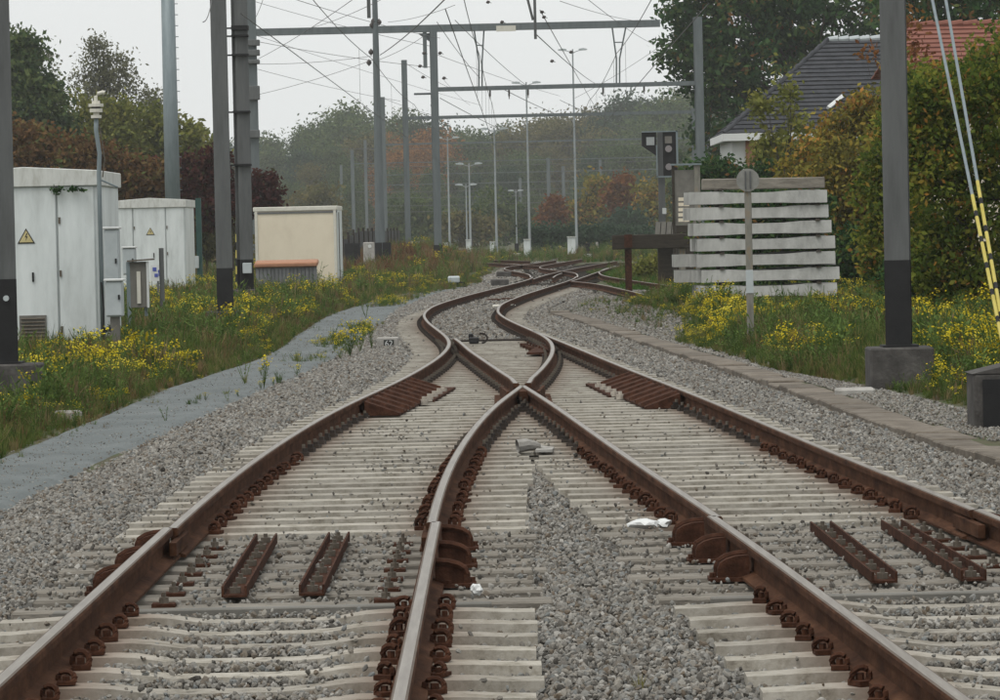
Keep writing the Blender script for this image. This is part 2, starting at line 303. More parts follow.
# ballast bed: the formation the stones lie on
def bedz(x, y):
    e = min(x - at(BL, y), at(KF, y) - x)
    return max(-.31 + .075 * float(sm(0, .9, e)), -.27 if x > 0 else -1) + .006 * math.sin(7 * x + 3 * y)
bed_u = np.linspace(0, 1, 34)
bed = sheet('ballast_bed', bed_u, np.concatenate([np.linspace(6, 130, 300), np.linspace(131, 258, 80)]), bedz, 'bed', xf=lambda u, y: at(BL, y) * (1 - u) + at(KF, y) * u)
def pz_(x, y):
    l, r = float(at(PL, y)), float(at(BL, y)); u = (x - l) / (r - l)
    return -.262 - .07 * float(sm(.10, -.10, u)) - .05 * float(sm(.92, 1.06, u)) - .012 * math.exp(-((u - .3) / .1) ** 2) - .012 * math.exp(-((u - .72) / .1) ** 2) + .006 * math.sin(5.1 * x + 1.3 * y) * math.sin(2.7 * y - 3 * x)
pth = sheet('gravel_path', np.linspace(0, 1, 26), np.linspace(6, 146, 421), pz_, 'path', xf=lambda u, y: (float(at(PL, y)) - .2) * (1 - u) + (float(at(BL, y)) + .15) * u)

# ---------------------------------------------------------------- kerb of old concrete slabs beside the right-hand track
kerb = thing('kerb', 'weathered brown concrete edging slabs between track ballast and yellow flowers', 'kerb')
ky = 16.0; ki = 0
while ky < 90:
    L_ = 1.0; y0, y1 = ky + .012, ky + L_ - .012; x0, x1 = at(KF, y0), at(KF, y1); wd = .40 + .02 * math.sin(ki * 2.1)
    zt = -.178 + random.uniform(-.014, .014); sh = random.uniform(-.018, .018)
    b = MB(); vs = [(x0 + sh, y0, -.34), (x1 + sh, y1, -.34), (x1 + wd + sh, y1, -.34), (x0 + wd + sh, y0, -.34)]
    vs += [(a, c, zt + random.uniform(-.006, .006)) for a, c, _ in vs]
    b.add(vs, [(0, 1, 2, 3), (4, 5, 6, 7), (0, 1, 5, 4), (1, 2, 6, 5), (2, 3, 7, 6), (3, 0, 4, 7)])
    b.build('kerb_slab', 'kerb', kerb, bevel=.012); ky += L_; ki += 1

# ---------------------------------------------------------------- rails
PROF = [(-.036, -.014), (-.031, -.004), (-.022, 0), (.022, 0), (.031, -.004), (.036, -.014), (.034, -.045), (.009, -.056), (.009, -.135), (.075, -.158), (.075, -.172),
        (-.075, -.172), (-.075, -.158), (-.009, -.135), (-.009, -.056), (-.034, -.045)]
def rail(name, P, parent, taper0=0, taper1=0, prof=PROF):
    P = [Vector((p[0], p[1], 0)) for p in P]; n = len(prof); b = MB(); vs = []
    for i, p in enumerate(P):
        t = (P[min(i + 1, len(P) - 1)] - P[max(i - 1, 0)]).normalized(); nn = Vector((t.y, -t.x, 0)); k = 1.0
        for q in prof: vs.append(p + nn * q[0] * k + Vector((0, 0, q[1])))
    fs = []; mi = []
    for i in range(len(P) - 1):
        for k in range(n):
            fs.append((i * n + k, i * n + (k + 1) % n, (i + 1) * n + (k + 1) % n, (i + 1) * n + k)); mi.append(1 if k == 2 else (2 if k in (1, 3) else 0))
    fs += [tuple(range(n)), tuple(range((len(P) - 1) * n, len(P) * n))[::-1]]; mi += [0, 0]
    b.v = vs; b.f = fs; b.m = mi
    return b.build(name, ['rail_side', 'rail_top', 'rail_edge'], parent)
def offs(c, side, y0, y1, step=.4, extra=None):
    ys = np.arange(y0, y1 + step * .5, step); ys[-1] = y1; out = []
    for y in ys:
        s = (at(c, y + .2) - at(c, y - .2)) / .4; k = 1 / math.sqrt(1 + s * s)
        out.append((at(c, y) + side * .753 * k + (extra(y) if extra else 0), y - side * .753 * k * s))
    return out
def rx_line(c, side):                                   # rail position as X(Y) for tests
    p = np.array(offs(c, side, 6, 330, .5)); return np.interp(YG, p[:, 1], p[:, 0])
rAL, rAR, rBL, rBR = rx_line(cA, -1), rx_line(cA, 1), rx_line(cB, -1), rx_line(cB, 1)

YJ0, YJ1 = 20.2, 24.85                                  # joint zone between the plain panels and the turnout
tL = thing('railway_track', 'pale sleepers and rusty rails of track nearest the gravel path', 'track')
tR = thing('railway_track', 'pale sleepers and rusty rails of track nearest the low kerb', 'track')
tT = thing('railway_turnout', 'rusty rails of two tracks crossing on pale concrete bearers where they merge', 'turnout')
tS = thing('railway_track', 'single rusty track winding in an S from the junction into the distance', 'track')
kink = lambda s: (lambda y: s * .022 * float(sm(24.0, 23.4, y)))
rail('rail', offs(cA, -1, 8, 23.2, .4, lambda y: -.030), tL); rail('rail', offs(cA, 1, 8, 23.2, .4, lambda y: .022), tL)
rail('rail', offs(cB, -1, 8, 23.2, .4, lambda y: -.022), tR); rail('rail', offs(cB, 1, 8, 23.2, .4, lambda y: .022), tR)
rail('stock_rail', offs(cA, -1, 23.15, 66), tT); rail('stock_rail', offs(cB, 1, 23.15, 66), tT)
YN = 43.1
# crossing point of inner rails
dd = rAR - rBL; yn = float(YG[np.argmax((dd > 0) & (YG > 30))]); YN = yn
rail('crossing_rail', offs(cA, 1, 23.15, yn - .15), tT); rail('crossing_rail', offs(cB, -1, 23.15, yn - .15), tT)
wing = lambda s: (lambda y: s * .035 * float(sm(yn + 2.2, yn + .4, y)))
rail('switch_rail', offs(cA, 1, yn + .55, 66, .4, wing(1)), tT)
rail('switch_rail', offs(cB, -1, yn + .55, 62.5, .4, lambda y: wing(-1)(y) + .05 * float(sm(55, 62, y))), tT)
rail('rail', offs(cA, -1, 66.05, 139), tS); rail('rail', offs(cA, 1, 66.05, 137), tS)
# crossing nose casting and base plate
b = MB(); xn = float(at(rAR, yn)); b.prism([(-.05, -1.6), (.05, -1.6), (.03, 0), (-.03, 0)], (1, 0, 0), (0, 1, 0), (0, 0, .14), (xn, yn + .1, -.15)); b.build('crossing_nose', 'rail_side', tT)
b = MB(); b.box((xn, yn + .3, -.176), (.62, 2.4, .02)); b.build('base_plate', 'rail_side', tT)
for s in (-1, 1):
    b = MB(); b.box((xn + s * .20, yn + .35, -.11), (.03, 1.5, .11), rz=-s * .05); b.build('wing_flange', 'rail_side', tT)

# ---------------------------------------------------------------- sleepers and bearers
SLEEP = []          # (y, x0, x1, kind) for the stones
def bearer(name, y, x0, x1, parent, rails, plain=False, ztop=-.178, wid=.26, mid=None):
    xs = np.unique(np.concatenate([np.linspace(x0, x1, max(3, int((x1 - x0) / .13))), np.array([r + d for r in rails for d in (-.18, .18)])]))
    xs = xs[(xs >= x0) & (xs <= x1)]
    vs = []; rust = []; n = len(xs)
    for x in xs:
        d = min([abs(x - r) for r in rails]) if rails else 9
        z = ztop - (0 if plain else .034 * float(sm(.2, .5, d)) * (1 if mid is None or (x > min(rails) and x < max(rails)) else .35))
        wt = wid * (.40 if plain else (.40 - .05 * float(sm(.2, .5, d))))
        vs += [(x, y - wid / 2, z - .17), (x, y - wt, z), (x, y + wt, z), (x, y + wid / 2, z - .17)]
        rust += [float(np.exp(-(d / .20) ** 2)) * 1.5 + .20] * 4
    fs = []
    for i in range(n - 1):
        for k in range(3): fs.append((i * 4 + k, i * 4 + k + 1, i * 4 + 5 + k, i * 4 + 4 + k))
    fs += [(0, 1, 2, 3), (n * 4 - 1, n * 4 - 2, n * 4 - 3, n * 4 - 4)]
    me = bpy.data.meshes.new(name); me.from_pydata(vs, [], fs); a = me.attributes.new('rust', 'FLOAT', 'POINT'); a.data.foreach_set('value', rust)
    me.materials.append(MT['sleeper']); bm = bmesh.new(); bm.from_mesh(me); bmesh.ops.recalc_face_normals(bm, faces=bm.faces); bm.to_mesh(me); bm.free()
    o = bpy.data.objects.new(name, me); COL.objects.link(o); o.parent = parent; SLEEP.append((y, x0, x1)); return o
def A(c, y): return float(at(c, y))
J = lambda s=.03: random.uniform(-s, s)
# plain panels
for c, par in ((cA, tL), (cB, tR)):
    y = YJ0 - .55
    while y > 9:
        x = A(c, y); bearer('sleeper', y + J(.012), x - 1.3 + J(), x + 1.3 + J(), par, [x - .753, x + .753], mid=1); y -= .6
# joint zone: weathered wooden sleepers
for c, par in ((cA, tL), (cB, tR)):
    for i in range(8):
        y = YJ0 + .05 + i * .60; x = A(c, y)
        if y > YJ1 - .3: continue
        b = MB(); b.box((x + J(.05), y, -.285), (2.7 + J(.1), .24, .19)); o = b.build('wooden_sleeper', 'old_wood', par, bevel=.012); SLEEP.append((y, x - 1.33, x + 1.33))
# turnout bearers
TB = []
y = YJ1 + .1
while y < 66:
    a, b_ = A(cA, y), A(cB, y)
    ra = [A(rAL, y), A(rAR, y)]; rb = [A(rBL, y), A(rBR, y)]
    if y < 33.2:
        bearer('bearer', y, ra[0] - .52 + J(), ra[1] + .56 + J(.02), tT, ra, True); bearer('bearer', y, rb[0] - .55 + J(.02), rb[1] + .52 + J(), tT, rb, True)
    else:
        rr = sorted(ra + rb); bearer('bearer', y, rr[0] - .55 + J(), rr[-1] + .55 + J(), tT, rr, True)
    TB.append(y); y += .6
y = 66.5; SB = []
while y < 128:
    x = A(cA, y); bearer('sleeper', y, x - 1.3 + J(), x + 1.3 + J(), tS, [x - .753, x + .753], True, ztop=-.182); SB.append(y); y += .6

# ---------------------------------------------------------------- fastenings
b = MB()
ring = [(.034 * math.cos(t), .030 * math.sin(t * .5), .024 + .032 * math.sin(t)) for t in np.linspace(-.9, 4.3, 11)]
b.tube(ring, .0135, 6); b.box((0, .02, .0), (.075, .09, .02)); b.tube([(0, .01, .0), (0, .01, .035)], .017, 6)
CLIP = proto(b, 'rail_clip', 'clip', smooth=False)
b = MB(); b.box((0, 0, .012), (.085, .075, .03), mi=0); b.box((.01, 0, .04), (.04, .045, .035), mi=0); b.tube([(0, 0, .03), (0, 0, .085)], .015, 6, mi=1)
BOLT = proto(b, 'rail_fastening', ['bolt_dark', 'bolt_grey'])
def fasten(par, y, xr, me, nm, sides=(-1, 1), z=-.165):
    for s in sides: inst(nm, me, par, (xr + s * .105, y + J(.01), z), rz=(0 if s > 0 else math.pi) + J(.5), scale=(1 + J(.14), 1 + J(.14), 1 + J(.2)))
for c, par in ((cA, tL), (cB, tR)):
    y = YJ0 - .55
    while y > 10:
        for sd, e in ((-1, -.025), (1, .022)): fasten(par, y, A(c, y) + sd * .753 + e, CLIP, 'rail_clip')
        y -= .6
stuffb = MB()
for y in TB:
    for r in (rAL, rAR, rBL, rBR):
        if y > yn - 1.2 and y < yn + 1.6 and r is not rAL and r is not rBR: continue
        x = A(r, y)
        if y < 42: fasten(tT, y, x, CLIP if y < 33 else BOLT, 'rail_clip' if y < 33 else 'rail_fastening')
        else:
            for s in (-1, 1):
                stuffb.box((x + s * .105, y, -.15), (.085, .075, .035)); stuffb.box((x + s * .10, y, -.115), (.035, .035, .05), mi=1)
stuffb.build('rail_fastening', ['bolt_dark', 'bolt_grey'], tT)['kind'] = 'stuff'
stuffb = MB()
for y in SB:
    for r in (rAL, rAR):
        for s in (-1, 1): stuffb.box((A(r, y) + s * .105, y, -.15), (.085, .075, .035)); stuffb.box((A(r, y) + s * .10, y, -.12), (.03, .03, .045))
stuffb.build('rail_fastening', ['bolt_dark'], tS)['kind'] = 'stuff'
# joint zone: big rusty side brackets, bolts and tie channels
def fin():
    b = MB(); prof = [(0.03, -.045), (.10, -.05), (.15, -.064), (.185, -.085), (.197, -.115), (.197, -.165), (.03, -.165)]
    b.prism(prof, (1, 0, 0), (0, 0, 1), (0, .10, 0), (0, -.05, 0))
    rim = [(p[0], p[1] + .004) for p in prof[:6]]
    b.tube([(p[0], -.05, p[1]) for p in rim], .02, 6); b.box((.12, 0, -.17), (.25, .20, .02)); b.tube([(.225, .03, -.165), (.225, .03, -.135)], .018, 6); b.tube([(.10, -.075, -.165), (.10, -.075, -.14)], .018, 6)
    return b
FIN = proto(fin(), 'joint_bracket', 'red_steel')
def fins(par, rl, s, e):
    for i in range(3):
        y = 20.95 + i * 1.2
        o = inst('joint_bracket', FIN, par, (A(rl, y) + e, y, 0), rz=0 if s > 0 else math.pi)
fins(tL, rAL, -1, -.03); fins(tL, rAR, 1, .022); fins(tR, rBL, -1, -.022); fins(tR, rBR, 1, .02)
JB = MB(); JB.box((0, 0, -.012), (.12, .12, .03), mi=0); JB.tube([(0, 0, 0), (0, 0, .034)], .026, 6, mi=1); JB.tube([(0, 0, .03), (0, 0, .06)], .012, 6, mi=1)
JBOLT = proto(JB, 'joint_bolt', ['red_steel', 'bolt_grey'])
for par, rl, s in ((tL, rAL, 1), (tL, rAR, -1), (tR, rBL, 1), (tR, rBR, -1)):
    for i in range(7): y = YJ0 + .07 + i * .6; inst('joint_bolt', JBOLT, par, (A(rl, y) + s * .19, y, -.175))
    b = MB(); y0, y1 = 22.2, 24.0; xa = A(rl, 23.2)
    b.box((A(rl, 23.2) + s * .035, 23.2, -.095), (.04, .9, .075), rz=math.atan2(-(A(rl, y1) - A(rl, y0)), y1 - y0)); b.build('fishplate', 'rail_side', par)
def channel(par, x0, x1, y0=20.6, y1=24.2):
    t = Vector((x1 - x0, y1 - y0, 0)); rz = -math.atan2(t.x, t.y); c = Vector(((x0 + x1) / 2, (y0 + y1) / 2, 0)); L_ = t.length
    b = MB(); mm = Matrix.Translation(c) @ Matrix.Rotation(rz, 4, 'Z')
    n0 = len(b.v); b.box((0, 0, -.175), (.12, L_, .012)); b.box((-.06, 0, -.152), (.012, L_ - .002, .058)); b.box((.06, 0, -.152), (.012, L_ - .004, .058))
    b.v = [tuple(mm @ Vector(v)) for v in b.v]; o = b.build('tie_channel', 'red_steel', par)
    for i in range(7):
        p = mm @ Vector((0, -L_ / 2 + .12 + i * (L_ - .24) / 6, -.165)); q = inst('bolt', CBOLT, o, p)
b = MB(); b.tube([(0, 0, -.005), (0, 0, .028)], .032, 6); b.tube([(0, 0, .02), (0, 0, .05)], .014, 6); CBOLT = proto(b, 'bolt', 'bolt_grey')
channel(tL, -1.40, -1.44); channel(tL, -1.0, -1.0); channel(tR, 1.96, 1.92); channel(tR, 2.42, 2.35)
for par, c in ((tL, cA), (tR, cB)):
    b = MB(); b.box((A(c, 20.0), 20.02, -.215), (2.2, .09, .07)); b.build('tie_bar', 'grey_board', par, bevel=.006)
# ribbed guard panels beside the outer rails, opposite the crossing
for s, rl, y0, y1 in ((1, rAL, 40.4, 46.4), (-1, rBR, 40.6, 46.6)):
    b = MB(); n = 9
    def P(y, o, z): return (A(rl, y) + s * o, y, z)
    b.add([P(y0, .06, -.02), P(y1, .06, -.02), P(y1, .46, -.15), P(y0, .42, -.15), P(y0, .06, -.17), P(y1, .06, -.17), P(y1, .46, -.172), P(y0, .42, -.172)],
          [(0, 1, 2, 3), (0, 1, 5, 4), (3, 2, 6, 7), (0, 3, 7, 4), (1, 2, 6, 5)])
    g = b.build('check_rail_guard', 'red_steel', tT)
    for i in range(n):
        y = y0 + .25 + i * (y1 - y0 - .5) / (n - 1)
        b = MB(); b.add([P(y - .05, .07, .004), P(y + .05, .07, .004), P(y + .05, .44, -.118), P(y - .05, .44, -.118), P(y - .07, .07, -.06), P(y + .07, .07, -.06), P(y + .07, .44, -.16), P(y - .07, .44, -.16)],
                        [(0, 1, 2, 3), (0, 1, 5, 4), (1, 2, 6, 5), (2, 3, 7, 6), (3, 0, 4, 7)]); b.build('rib', 'red_steel', g)
    for i in range(5):
        y = y0 + 2.4 + i * .72; b = MB(); b.tube([P(y, .47, -.17), P(y, .47, -.115)], .045, 8); b.tube([P(y, .47, -.115), P(y, .47, -.085)], .024, 6); b.build('bolt', 'bolt_light', g)
    b = MB(); b.box((A(rl, y1 - 1.2) + s * .46, y1 - 1.2, -.165), (.14, 3.4, .03), rz=-math.atan2(A(rl, y1) - A(rl, y0), y1 - y0)); b.build('foot_plate', 'red_steel', g)
# switch gear between the blades
sg = thing('switch_gear', 'small black point lock and rod bolted inside the switch blade', 'switch gear')
p = U(474, 342, -.15); b = MB(); b.box(p + Vector((0, 0, .03)), (.16, .5, .09)); b.box(p + Vector((-.05, .3, .07)), (.08, .25, .12)); b.build('lock_box', 'black', sg, bevel=.01)
b = MB(); b.tube([p + Vector((.12, 0, .06)) + Vector((.10 * math.cos(t), 0, .08 * math.sin(t))) for t in np.linspace(-1.5, 1.9, 9)], .018, 6); b.build('rod', 'bolt_dark', sg)
b = MB(); b.tube([p + Vector((-.4, .1, .02)), p + Vector((1.3, .1, .02))], .02, 6); b.build('stretcher_bar', 'bolt_dark', sg)
sp = thing('slide_plates', 'row of rusty slide chairs inside right switch blade', 'slide plates')
p0, p1 = U(524, 345, -.15), U(548, 356, -.15)
for i in range(9):
    q = p0.lerp(p1, i / 8); b = MB(); b.box(q, (.13, .3, .05)); b.box(q + Vector((.06, 0, .035)), (.03, .2, .05)); b.build('slide_chair', 'red_steel', sp)
b = MB(); b.box((p0 + p1) / 2 + Vector((.14, .5, .02)), (.25, 5.5, .03), rz=-.06); b.build('chair_plate', 'red_steel', sp)
rc = tag(MB().box(U(504, 306, -.14), (.55, .32, .07)).build('rod_cover', 'cream', None, bevel=.02), 'pale cover over point rod lying between the winding rails', 'rod cover')
for i, (px, py) in enumerate(((494, 300), (508, 299))):
    tag(MB().box(U(px, py, -.15), (.32, .5, .06), rz=.1).build('rail_plate', 'red_steel', None, bevel=.01), 'flat rusty plate lying on ballast behind pale rod cover', 'plate', 'rusty plates between winding rails')

# ---------------------------------------------------------------- far junction rails
def pixrail(par, pts, step=1.2):
    P = [U(x, y, 0) for x, y in pts]; out = []
    for i in range(len(P) - 1):
        n = max(1, int((P[i + 1] - P[i]).length / step))
        for k in range(n): out.append(P[i].lerp(P[i + 1], k / n))
    out.append(P[-1]); a = np.array([(q.x, q.y) for q in out])
    for _ in range(12): a[1:-1] = .25 * a[:-2] + .5 * a[1:-1] + .25 * a[2:]
    o = rail('rail', [tuple(q) for q in a], par); return a
FAR = []
tF1 = thing('railway_track', 'distant track snaking left then right beyond the single line', 'track')
FAR.append(pixrail(tF1, [(530.5, 277.3), (531.5, 275.8), (528, 273.6), (516, 271.6), (504, 269.4), (504, 267.4), (516, 265.4), (536, 263.2), (556, 260)]))
FAR.append(pixrail(tF1, [(577, 277.3), (578.4, 275.6), (576, 272.8), (566, 271.2), (552, 270), (539, 268.2), (539, 266.6), (548, 264.6), (562, 262.4), (582, 259)]))
tF2 = thing('railway_track', 'distant dark track running straight across the far junction to the lamp posts', 'track')
FAR.append(pixrail(tF2, [(533, 279), (545, 275), (560, 271.4), (580, 267.4), (600, 263.8), (617, 261)]))
FAR.append(pixrail(tF2, [(553, 277.6), (556, 274.8), (562, 273)])); FAR.append(pixrail(tF2, [(572, 281), (584, 276.8), (594, 273.2), (604, 269.6), (620, 265.5), (640, 262)]))
tF3 = thing('railway_track', 'rusty siding curving off to the buffer stop behind the sleeper stack', 'track')
FAR.append(pixrail(tF3, [(571, 281), (585, 282), (600, 284.2), (622, 289), (645, 294.5), (690, 305)]))
FAR.append(pixrail(tF3, [(616, 265.5), (604, 269), (598, 272), (601, 275), (612, 277.4), (640, 281.4), (690, 288.4), (720, 293)]))
tF4 = thing('railway_track', 'thin distant running line left of the far junction, in front of white cabinets', 'track')
FAR.append(pixrail(tF4, [(430, 256.6), (470, 259), (503, 260.6), (530, 261)], 3)); FAR.append(pixrail(tF4, [(430, 258.6), (460, 261), (500, 263.6), (540, 266)], 3))
for par, (ax, ay), (bx, by) in ((tF1, (1.7, 140), (2.6, 215)), (tF2, (1.6, 132), (5.5, 205))):
    for k in range(60):
        t = k / 59; bb = MB(); bb.box((ax + (bx - ax) * t + .35 * math.sin(k * .25), ay + (by - ay) * t, -.262), (2.6, .25, .17)); bb.build('sleeper', 'dark_wood', par)

# ---------------------------------------------------------------- ballast stones
def stone(seed):
    r = np.random.default_rng(seed); bm = bmesh.new(); bmesh.ops.create_icosphere(bm, subdivisions=1, radius=.5)
    for v in bm.verts: v.co *= r.uniform(.72, 1.12)
    for _ in range(7):
        n = Vector(r.normal(size=3)).normalized(); d = r.uniform(.20, .36)
        for v in bm.verts:
            k = v.co.dot(n)
            if k > d: v.co -= n * (k - d)
    for v in bm.verts: v.co.z *= .72; v.co.x *= 1.15
    me = bpy.data.meshes.new('stone'); bm.to_mesh(me); bm.free(); me.materials.append(MT['stone']); return me
STONES = [stone(i) for i in range(9)]
SL = np.array(sorted(SLEEP)); RL_ = [rAL, rAR, rBL, rBR]
def stones(y0, y1, dens, size):
    xm = .125 * y1 + 1.6; xlo, xhi = max(-4.2, -xm), min(5.0 if y1 < 200 else 7, xm); n = int((xhi - xlo) * (y1 - y0) * dens)
    x = rng.uniform(xlo, xhi, n); y = rng.uniform(y0, y1, n)
    l, k = at(BL, y) + .05 * np.sin(y * 3) - .05 + rng.normal(0, .10, n), at(KF, y) - .02
    keep = (x > l) & (x < k) & (np.abs(x) < .125 * y + 1.6)
    x, y = x[keep], y[keep]; e = np.minimum(x - at(BL, y), at(KF, y) - x)
    z = np.maximum(-.31 + .088 * sm(0, .8, e), np.where(x > 0, -.245, -1))
    on = np.zeros(len(x), bool)
    for sy, s0, s1 in SL:
        if sy < y0 - .3 or sy > y1 + .3: continue
        on |= (np.abs(y - sy) < .155) & (x > s0 - .02) & (x < s1 + .02)
    near = y < YJ0; joint = (y >= YJ0) & (y < YJ1)
    cen = np.where(np.abs(x - at(cA, y)) < .5, 1, 0) + np.where(np.abs(x - at(cB, y)) < .5, 1, 0)
    pz = np.sin(x * 2.3 + y * .7) * np.sin(y * .55 - x * 1.9 + 1.3)
    prob = np.where(near, .02 + .05 * (cen > 0) + .09 * (cen > 0) * (pz > 0.2), np.where(joint, .16, np.where(y < 44, .028 + .13 * (pz > .5), np.where((y > 67) & (np.abs(x - at(cA, y)) < .62), .9, .008))))
    keep = ~on | (rng.uniform(size=len(x)) < prob)
    rd = np.min([np.abs(x - at(r, y)) for r in (RL_ if y0 < 66 else RL_[:2])], axis=0)
    keep &= rd > .13
    keep &= ~((~on) & (y > YJ1) & (y < 66) & (x > at(cA, y) - 1.2) & (x < at(cB, y) + 1.2) & ((x < at(rAR, y) + .5) | (x > at(rBL, y) - .5)) & (rng.uniform(size=len(x)) < .35))
    z = np.where(on, np.where(near, -.185, -.176), z)
    crib_t = (~on) & (y > YJ1) & (y < 130) & (x > at(rAL, y) - .5) & (x < at(rBR, y) + .5) & ((x < at(rAR, y) + .55) | (x > at(rBL, y) - .55) | (y > 33))
    z = np.where(crib_t, -.25, z); z = np.where((~on) & (near | joint) & (e > .8) & (x > at(cA, y) - 1.35) & (x < at(cB, y) + 1.35) & ((x < at(cA, y) + 1.35) | (x > at(cB, y) - 1.35)), np.where(np.minimum(np.abs(x - at(cA, y)), np.abs(x - at(cB, y))) < .62, -.220, -.234), z)
    x, y, z = x[keep], y[keep], z[keep]; n = len(x)
    s = size * rng.uniform(.55, 1.4, n); s = np.where(crib_t[keep], s * .8, s); s = np.where(on[keep] & (y < 66), s * np.where(y < YJ1, .82, .66), s)
    return np.stack([x, y, z + rng.uniform(-.012, .014, n)], 1), s
PT, SS = [], []
for a in ((12.5, 20, 1150, .039), (20, 27, 1050, .040), (27, 36, 800, .044), (36, 50, 500, .052), (50, 66, 330, .06), (66, 90, 210, .07), (90, 135, 100, .085), (135, 225, 26, .12)):
    p, s = stones(*a); PT.append(p); SS.append(s)
PT = np.concatenate(PT); SS = np.concatenate(SS); n = len(PT)
scatter('ballast', PT, rng.uniform(0, 6.28, (n, 3)) * np.array([.25, .25, 1]), SS[:, None] * rng.uniform(.75, 1.25, (n, 3)), rng.integers(0, 9, n), STONES, 'loose grey crushed stone ballast lying between and beside the tracks', 'ballast')
# coarse bluish gravel beyond the kerb and scattered chippings on the path
n = 16000; y = 22 + 34 * rng.uniform(size=n) ** 1.3; u = rng.uniform(size=n); x = at(KF, y) + .42 + u * .9 * np.clip((56 - y) / 22, .15, 1)
scatter('kerb_gravel', np.stack([x, y, gz(x, y) + .01], 1), rng.uniform(0, 6.28, (n, 3)), (.034 * rng.uniform(.5, 1.5, n))[:, None] * np.ones((1, 3)), rng.integers(0, 9, n), STONES, 'fine grey gravel strip between the kerb slabs and the weeds', 'gravel')
n = 16000; y = rng.uniform(52, 116, n); x = at(KF, y) + np.where(y > 89, -.15, .42) + rng.uniform(size=n) ** 1.4 * 1.9
scatter('verge_gravel', np.stack([x, y, gz(x, y) + .01], 1), rng.uniform(0, 6.28, (n, 3)), (.05 * rng.uniform(.5, 1.5, n))[:, None] * np.ones((1, 3)), rng.integers(0, 9, n), STONES, 'thin grey gravel behind the far end of the kerb slabs', 'gravel')
n = 5000; y = 24 + 80 * rng.uniform(size=n) ** 1.6; u = rng.uniform(size=n); x = at(PL, y) * (1 - u) + at(BL, y) * u
scatter('path_chippings', np.stack([x, y, np.full(n, -.264)], 1), rng.uniform(0, 6.28, (n, 3)), (.014 * rng.uniform(.5, 1.7, n))[:, None] * np.ones((1, 3)), rng.integers(0, 9, n), STONES, 'small grey chippings strewn over the gravel path', 'gravel')

# ---------------------------------------------------------------- masts
def hprof(b, c, wd, z0, z1, rz, mi=0, t=.024, wb=.016):
    h = wd / 2
    P = [(-h, -h), (h, -h), (h, -h + t), (wb / 2, -h + t), (wb / 2, h - t), (h, h - t), (h, h), (-h, h), (-h, h - t), (-wb / 2, h - t), (-wb / 2, -h + t), (-h, -h + t)]
    ca, sa = math.cos(rz), math.sin(rz)
    P = [(p[0] * ca - p[1] * sa, p[0] * sa + p[1] * ca) for p in P]
    return b.prism(P, (1, 0, 0), (0, 1, 0), (0, 0, z1 - z0), (c[0], c[1], z0), mi)
def hmast(label, base, fnd, fz, wd, top, band, rz, post_dx=0.0, mat='mast', group=None):
    t = thing('catenary_mast', label, 'mast', group, loc=base)
    b = MB(); b.box((0, 0, (fz - .35) / 2), (fnd, fnd, fz + .35)); b.build('foundation', 'concrete', t, bevel=.02)
    b = MB(); b.box((post_dx, 0, fz + .012), (wd + .12, wd + .12, .024)); b.build('base_plate', 'black', t)
    b = MB(); hprof(b, (post_dx, 0), wd + .004, fz + .024, fz + band, rz); b.build('bitumen_band', 'black', t)
    b = MB(); hprof(b, (post_dx, 0), wd, fz + band, top, rz); b.build('post', mat, t)
    return t
mLp = U(14, 405, -.3); mL = hmast('dark grey steel mast on concrete block in front of the big white hut', mLp, .68, .5, .29, 9.2, 1.02, R(8), D(6, 363, mLp.y).x - mLp.x)
b = MB(); b.tube([(D(8, 299, mLp.y).x - mLp.x, -.16, 1.29), (D(8, 299, mLp.y).x - mLp.x, -.20, 1.29)], .035, 10); b.build('marker_stud', 'grey_plastic', mL)
mRp = U(900, 391, -.2); mR = hmast('dark grey steel mast on concrete block among yellow flowers beside hedge', mRp, .70, .49, .275, 9.2, .96, R(-9), .0)
b = MB(); x_ = D(885.5, 230, mRp.y).x - mRp.x
b.box((x_, -.10, D(885, 228, mRp.y).z + .2), (.022, .03, .5)); b.build('marker_strip', 'white_trim', mR)
m2p = U(226, 330, -.3); m2 = hmast('thick grey steel mast standing alone on low concrete block by gravel path', m2p, .8, .4, .335, 9.0, .9, R(3), 0, 'mast')
m3p = U(245, 314, -.3); m3 = hmast('brownish steel mast clamped with brackets, behind the thick grey mast', m3p, .56, .62, .33, 9.5, .75, R(20), D(245.5, 280, m3p.y).x - m3p.x, 'mast')
for py in (28, 36, 55, 112, 165):
    q = D(239.5 + py * .022, py, m3p.y); b = MB(); b.box((q.x - m3p.x, -.05, q.z - m3p.z), (.42, .45, .11 if py in (28,) else .05)); b.box((q.x - m3p.x - .3, -.05, q.z - m3p.z), (.3, .05, .04)); b.build('clamp', 'black', m3)
b = MB(); q = D(262, 262, m3p.y)
b.box((D(248, 268, m3p.y).x - m3p.x, -.3, D(248, 268, m3p.y).z - m3p.z), (.22, .18, .26)); b.build('switch_box', 'grey_plastic', m3, bevel=.01)
# striped guard pole
gp = U(239.5, 300, -.3); gp.y -= 1; t = thing('guard_pole', 'thin pale pole with yellow and black striped foot before brownish mast', 'pole', loc=(gp.x, gp.y, -.3)); t.rotation_euler = (0, R(1.25), 0)
zs = [D(239, p, gp.y).z + .3 for p in range(290, 222, -8)]
for i in range(len(zs) - 1):
    b = MB(); b.tube([(0, 0, zs[i]), (0, 0, zs[i + 1])], .055, 10); b.build('stripe', 'yellow' if i % 2 == 0 else 'black', t)
b = MB(); b.tube([(0, 0, 0), (0, 0, zs[0])], .045, 10); b.tube([(0, 0, zs[-1]), (0, 0, 8.6)], .042, 10); b.build('shaft', 'galv', t)

